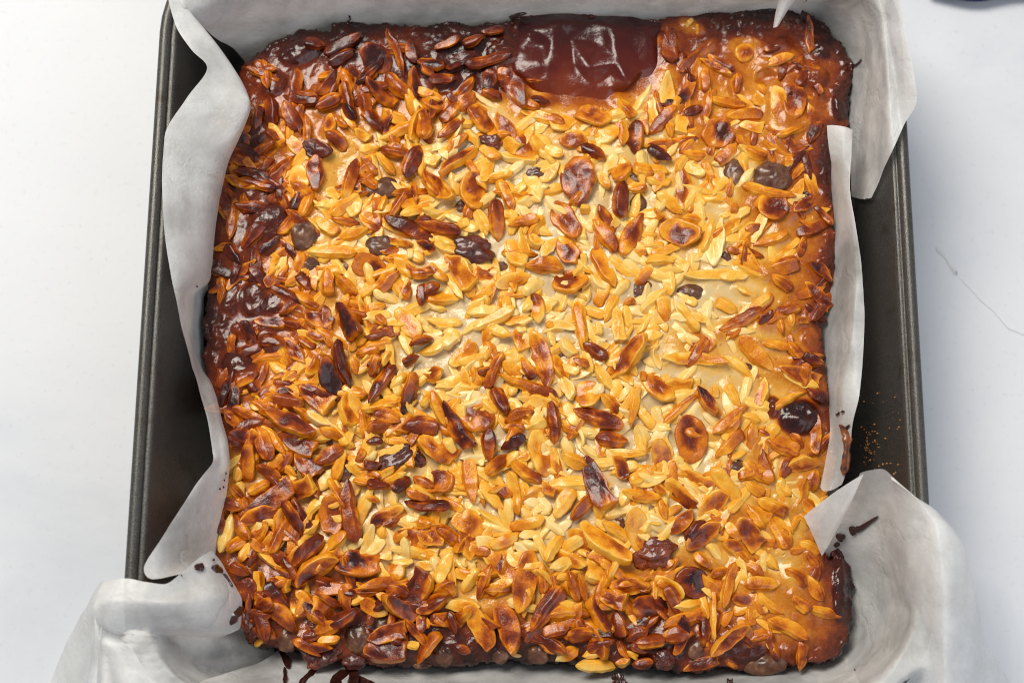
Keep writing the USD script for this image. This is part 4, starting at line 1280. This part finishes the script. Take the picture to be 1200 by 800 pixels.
def flake(L, w, t0, t1, seed, ringed, plate=False):
    r = np.random.default_rng(seed); n = 30; a = np.linspace(0, 2 * math.pi, n, endpoint=False)
    o = r.uniform(0, 50, 3); th = r.uniform(0.0012, 0.0018)
    rad = 1 + (0.20 if ringed else 0.12) * (noise(np.stack([np.cos(a) * 1.5, np.sin(a) * 1.5, 0 * a], -1) + o, 1) - 0.5) * 2
    pt = 1 - 0.12 * np.clip(np.cos(a), 0, 1) ** 4        # one end a little pointed
    prof = [(0.55, -0.7), (0.88, -0.6), (0.98, -0.25), (1.0, 0.15), (0.97, 0.42), (0.91, 0.55), (0.83, 0.53), (0.7, 0.45), (0.52, 0.46), (0.32, 0.5), (0.14, 0.54)]
    if not ringed: prof = [(0.55, -0.7), (0.88, -0.6), (0.98, -0.25), (1.0, 0.1), (0.975, 0.30), (0.92, 0.42), (0.84, 0.48), (0.7, 0.52), (0.52, 0.56), (0.32, 0.6), (0.14, 0.62)]
    lensy = np.sin(a)
    if plate:
        th *= r.uniform(1.0, 1.5); p_ = r.uniform(1.0, 1.5); up_, dn = r.choice([(1.0, 1.0), (1.35, 0.55), (0.55, 1.35), (1.15, 0.8)])
        lensy = np.sign(lensy) * np.abs(lensy) ** p_ * np.where(lensy > 0, up_, dn); pt = 1.0
        if r.uniform() < 0.45: rad = rad * np.where(np.cos(a) > 0.5, r.uniform(0.75, 0.95) * 0.5 / np.clip(np.cos(a), 0.5, 1) * 1.6, 1)   # one end cut off square
        prof = [(0.6, -0.9), (0.93, -0.85), (0.995, -0.7), (1.0, 0.30), (0.985, 0.44), (0.95, 0.52), (0.90, 0.53), (0.72, 0.55), (0.52, 0.57), (0.32, 0.6), (0.14, 0.62)]
    v = np.empty((len(prof), n, 3)); cup = r.normal(0.10, 0.12); fold = r.normal(0, 0.12)
    for i, (q, z) in enumerate(prof):
        x, y = q * rad * np.cos(a) * L / 2, q * rad * lensy * w / 2 * pt
        v[i, :, 0], v[i, :, 1] = x, y
        v[i, :, 2] = z * th + cup * (x / L * 2) ** 2 * L * 0.25 + fold * np.abs(y / w * 2) * w * 0.5
    v = np.vstack([v.reshape(-1, 3), v[-1].mean(0)[None]])
    v = v + (np.stack([fbm(v * 380 + o, 2, 1), fbm(v * 380 + o, 2, 2), fbm(v * 260 + o, 3, 3)], -1) - 0.5) * [0.0014, 0.0014, 0.0018]
    f = grid_faces(len(prof), n, True); k = len(v) - 1
    f = np.vstack([f, [[(len(prof) - 1) * n + i, (len(prof) - 1) * n + (i + 1) % n, k] for i in range(n)]])
    q = np.append(np.repeat([x[0] for x in prof], n), 0); top_ = np.append(np.repeat(np.arange(len(prof)) > 3, n), True)
    u = np.clip(v[:, 0] / L + 0.5, 0, 1)
    nn = (fbm(v * 330 + o, 3, 5) - 0.5)
    if ringed:
        qq = np.hypot(q * np.cos(0) + 0.0 * q, 0.0) + 0.22 * np.append(np.tile(np.cos(a - r.uniform(0, 6.28)), len(prof)), 0) * q
        t = t0 - 0.03 + (t1 + 0.07 - t0) * np.clip((0.72 + nn * 1.3 - qq) * 2.6, 0, 1) * top_
    else:
        t = t0 + (t1 - t0) * u + 0.10 * np.clip((0.9 - q) * 2.5, -0.4, 1) * top_ - 0.02
    if plate:
        eg = np.append(np.repeat([0, 0, 0.1, 0.5, 1, .8, .2, 0, 0, 0, 0], n), 0)
        t = t * (1 - 0.30 * eg * r.uniform(0, 1))
    if not ringed:
        t = t * (0.66 + 0.40 * np.clip(0.75 + nn * 2.6 - 0.6 * np.clip(q - 0.6, 0, 1) - 0.5 * ~top_, 0, 1))
    return v, f, t + nn * 0.16
def lump(L, w, seed, t, rough=0.35):
    r = np.random.default_rng(seed); s_ = trimesh.creation.icosphere(3); v = np.array(s_.vertices); o = r.uniform(0, 50, 3)
    d = 1 + rough * (fbm(v * 1.6 + o, 3, 2) - 0.5) * 2 + 0.10 * (noise(v * 6 + o, 4) - 0.5)
    v = v * d[:, None]; z = v[:, 2]
    v = v * [L / 2, w / 2, min(w, L) * 0.36]
    return v, np.array(s_.faces), t + (fbm(v * 500 + o, 3, 3) - 0.5) * 0.3 + 0.1 * np.clip(z, -1, 1)
def chip(L, w, seed):
    r = np.random.default_rng(seed); s_ = trimesh.creation.icosphere(3); v = np.array(s_.vertices); o = r.uniform(0, 50, 3)
    z = v[:, 2]; k = 1 - 0.45 * np.clip(z, 0, 1) ** 2 + 0.10 * (fbm(v * 1.5 + o, 2, 2) - 0.5)
    v = v * (k + 0.5 * (fbm(v * 1.3 + o, 3, 7) - 0.5))[:, None]; v[:, 2] += 0.15 * np.clip(1 - (v[:, 0] ** 2 + v[:, 1] ** 2) * 5, 0, 1) * (z > 0)
    return v * [L / 2, w / 2, min(w, L) * 0.42], np.array(s_.faces), np.zeros(len(v))

sl, fillers = [], []
for n_, (kind, A, B, w, tt) in enumerate(placed):
    t0, t1 = (int(q_) / 10 + (0.04 if int(q_) < 4 else 0.085) for q_ in (tt[0], tt[-1]))
    C = (A + B) / 2; bq = float(sample(bury, C)); hz = float(sample(H0, C)); tm = (t0 + t1) / 2
    if kind in 'cb' or kind == 'r' or kind == 'f': L = np.linalg.norm(B - A); 
    r = np.random.default_rng(900 + n_)
    loose = 1 - bq
    roll, pitch = r.normal(0, 0.34 * (0.4 + loose)), r.normal(0, 0.09 + 0.18 * loose ** 2)
    if kind in 'sxk':
        L, Rm = frame(A, B, roll, pitch)
        if kind != 'k' and (w > 0.0058 or r.uniform() < 0.16): v, f, t = flake(L, w, t0, t1, n_, False, True); roll_ = r.normal(0, 0.22)
        else: v, f, t = sliver(L, w, t0, t1, n_, 9 if kind == 'k' else None)
        lift = 0.0001 + 0.0030 * tm * loose + 0.0009 * (1 - bq * 0.6) + r.uniform(0, 0.0007) - 0.0007 * bq
        if kind == 'x': lift -= 0.00065
    elif kind in 'fr':
        L, Rm = frame(A, B, roll * 0.7, pitch)
        v, f, t = flake(L, max(w, 0.0015), t0, t1, n_, kind == 'r')
        lift = 0.0005 + 0.0024 * tm * loose + r.uniform(0, 0.0006)
    elif kind == 'b':
        L, Rm = frame(A, B, roll * 0.5, 0)
        v, f, t = lump(L + w * 0.25, w, n_, t1 - 0.17, 0.6); lift = 0.0014
    else:
        L, Rm = frame(A, B, 0, 0); L = max(L, w * 0.8)
        v, f, t = chip(L, w, n_); lift = -0.0007 + 0.0003 * int(tt[0])
    v = v @ Rm.T + [C[0], C[1], hz + lift]
    t = np.clip(t, 0, 1)
    if kind == 's' or kind == 'x': sl.append((L * w * (1 if kind == 's' else 0.1), v, f, t))
    elif kind == 'k': part('chopped_almond', v, f, 'toasted_almond', bake, toast=t)
    elif kind in 'fr': part('almond_flake', v, f, 'toasted_almond', bake, toast=t)
    elif kind == 'b': part('burnt_cluster', v, f, 'burnt_sugar', bake, toast=t, label='dark blistered lump of burnt almond and sugar')
    else: part('chocolate_chip', v, f, 'chocolate', bake)
sl.sort(key=lambda q: -q[0])
for _, v, f, t in sl[:300]: part('almond_sliver', v, f, 'toasted_almond', bake, toast=t)
v, f, t = join([(v, f, t) for _, v, f, t in sl[300:]])
part('small_almond_slivers', v, f, 'toasted_almond', bake, toast=t, kind='stuff')

# ------------------------------------------------------------------ golden crumbs on the tin wall
items = []
for k in range(70):
    px, py = (rng.normal(1020, 6), rng.normal(522, 16)) if k < 45 else (rng.uniform(1012, 1056), rng.uniform(460, 556))
    r = rng.uniform(0.00012, 0.00042)
    # where the sight line meets the tapering wall
    for z in np.linspace(0.006, 0.048, 90):
        p = P(px, py, z); lim = HALF - INNER - TAPER * np.clip((RIM_Z - 0.004 - z) / (RIM_Z - 0.013), 0, 1)
        if p[0] < lim + 0.0: break
    s_ = trimesh.creation.icosphere(1); v = np.array(s_.vertices) * r * rng.uniform(0.6, 1.3, 3) + p - [0.0002, 0, 0]
    items.append((v, np.array(s_.faces), np.zeros(len(v))))
v, f, t = join(items)
tag(part('crumbs', v, f, 'sugar_grain'), 'scatter of tiny golden crumbs on the right inner wall of the tin', 'crumbs', kind='stuff')
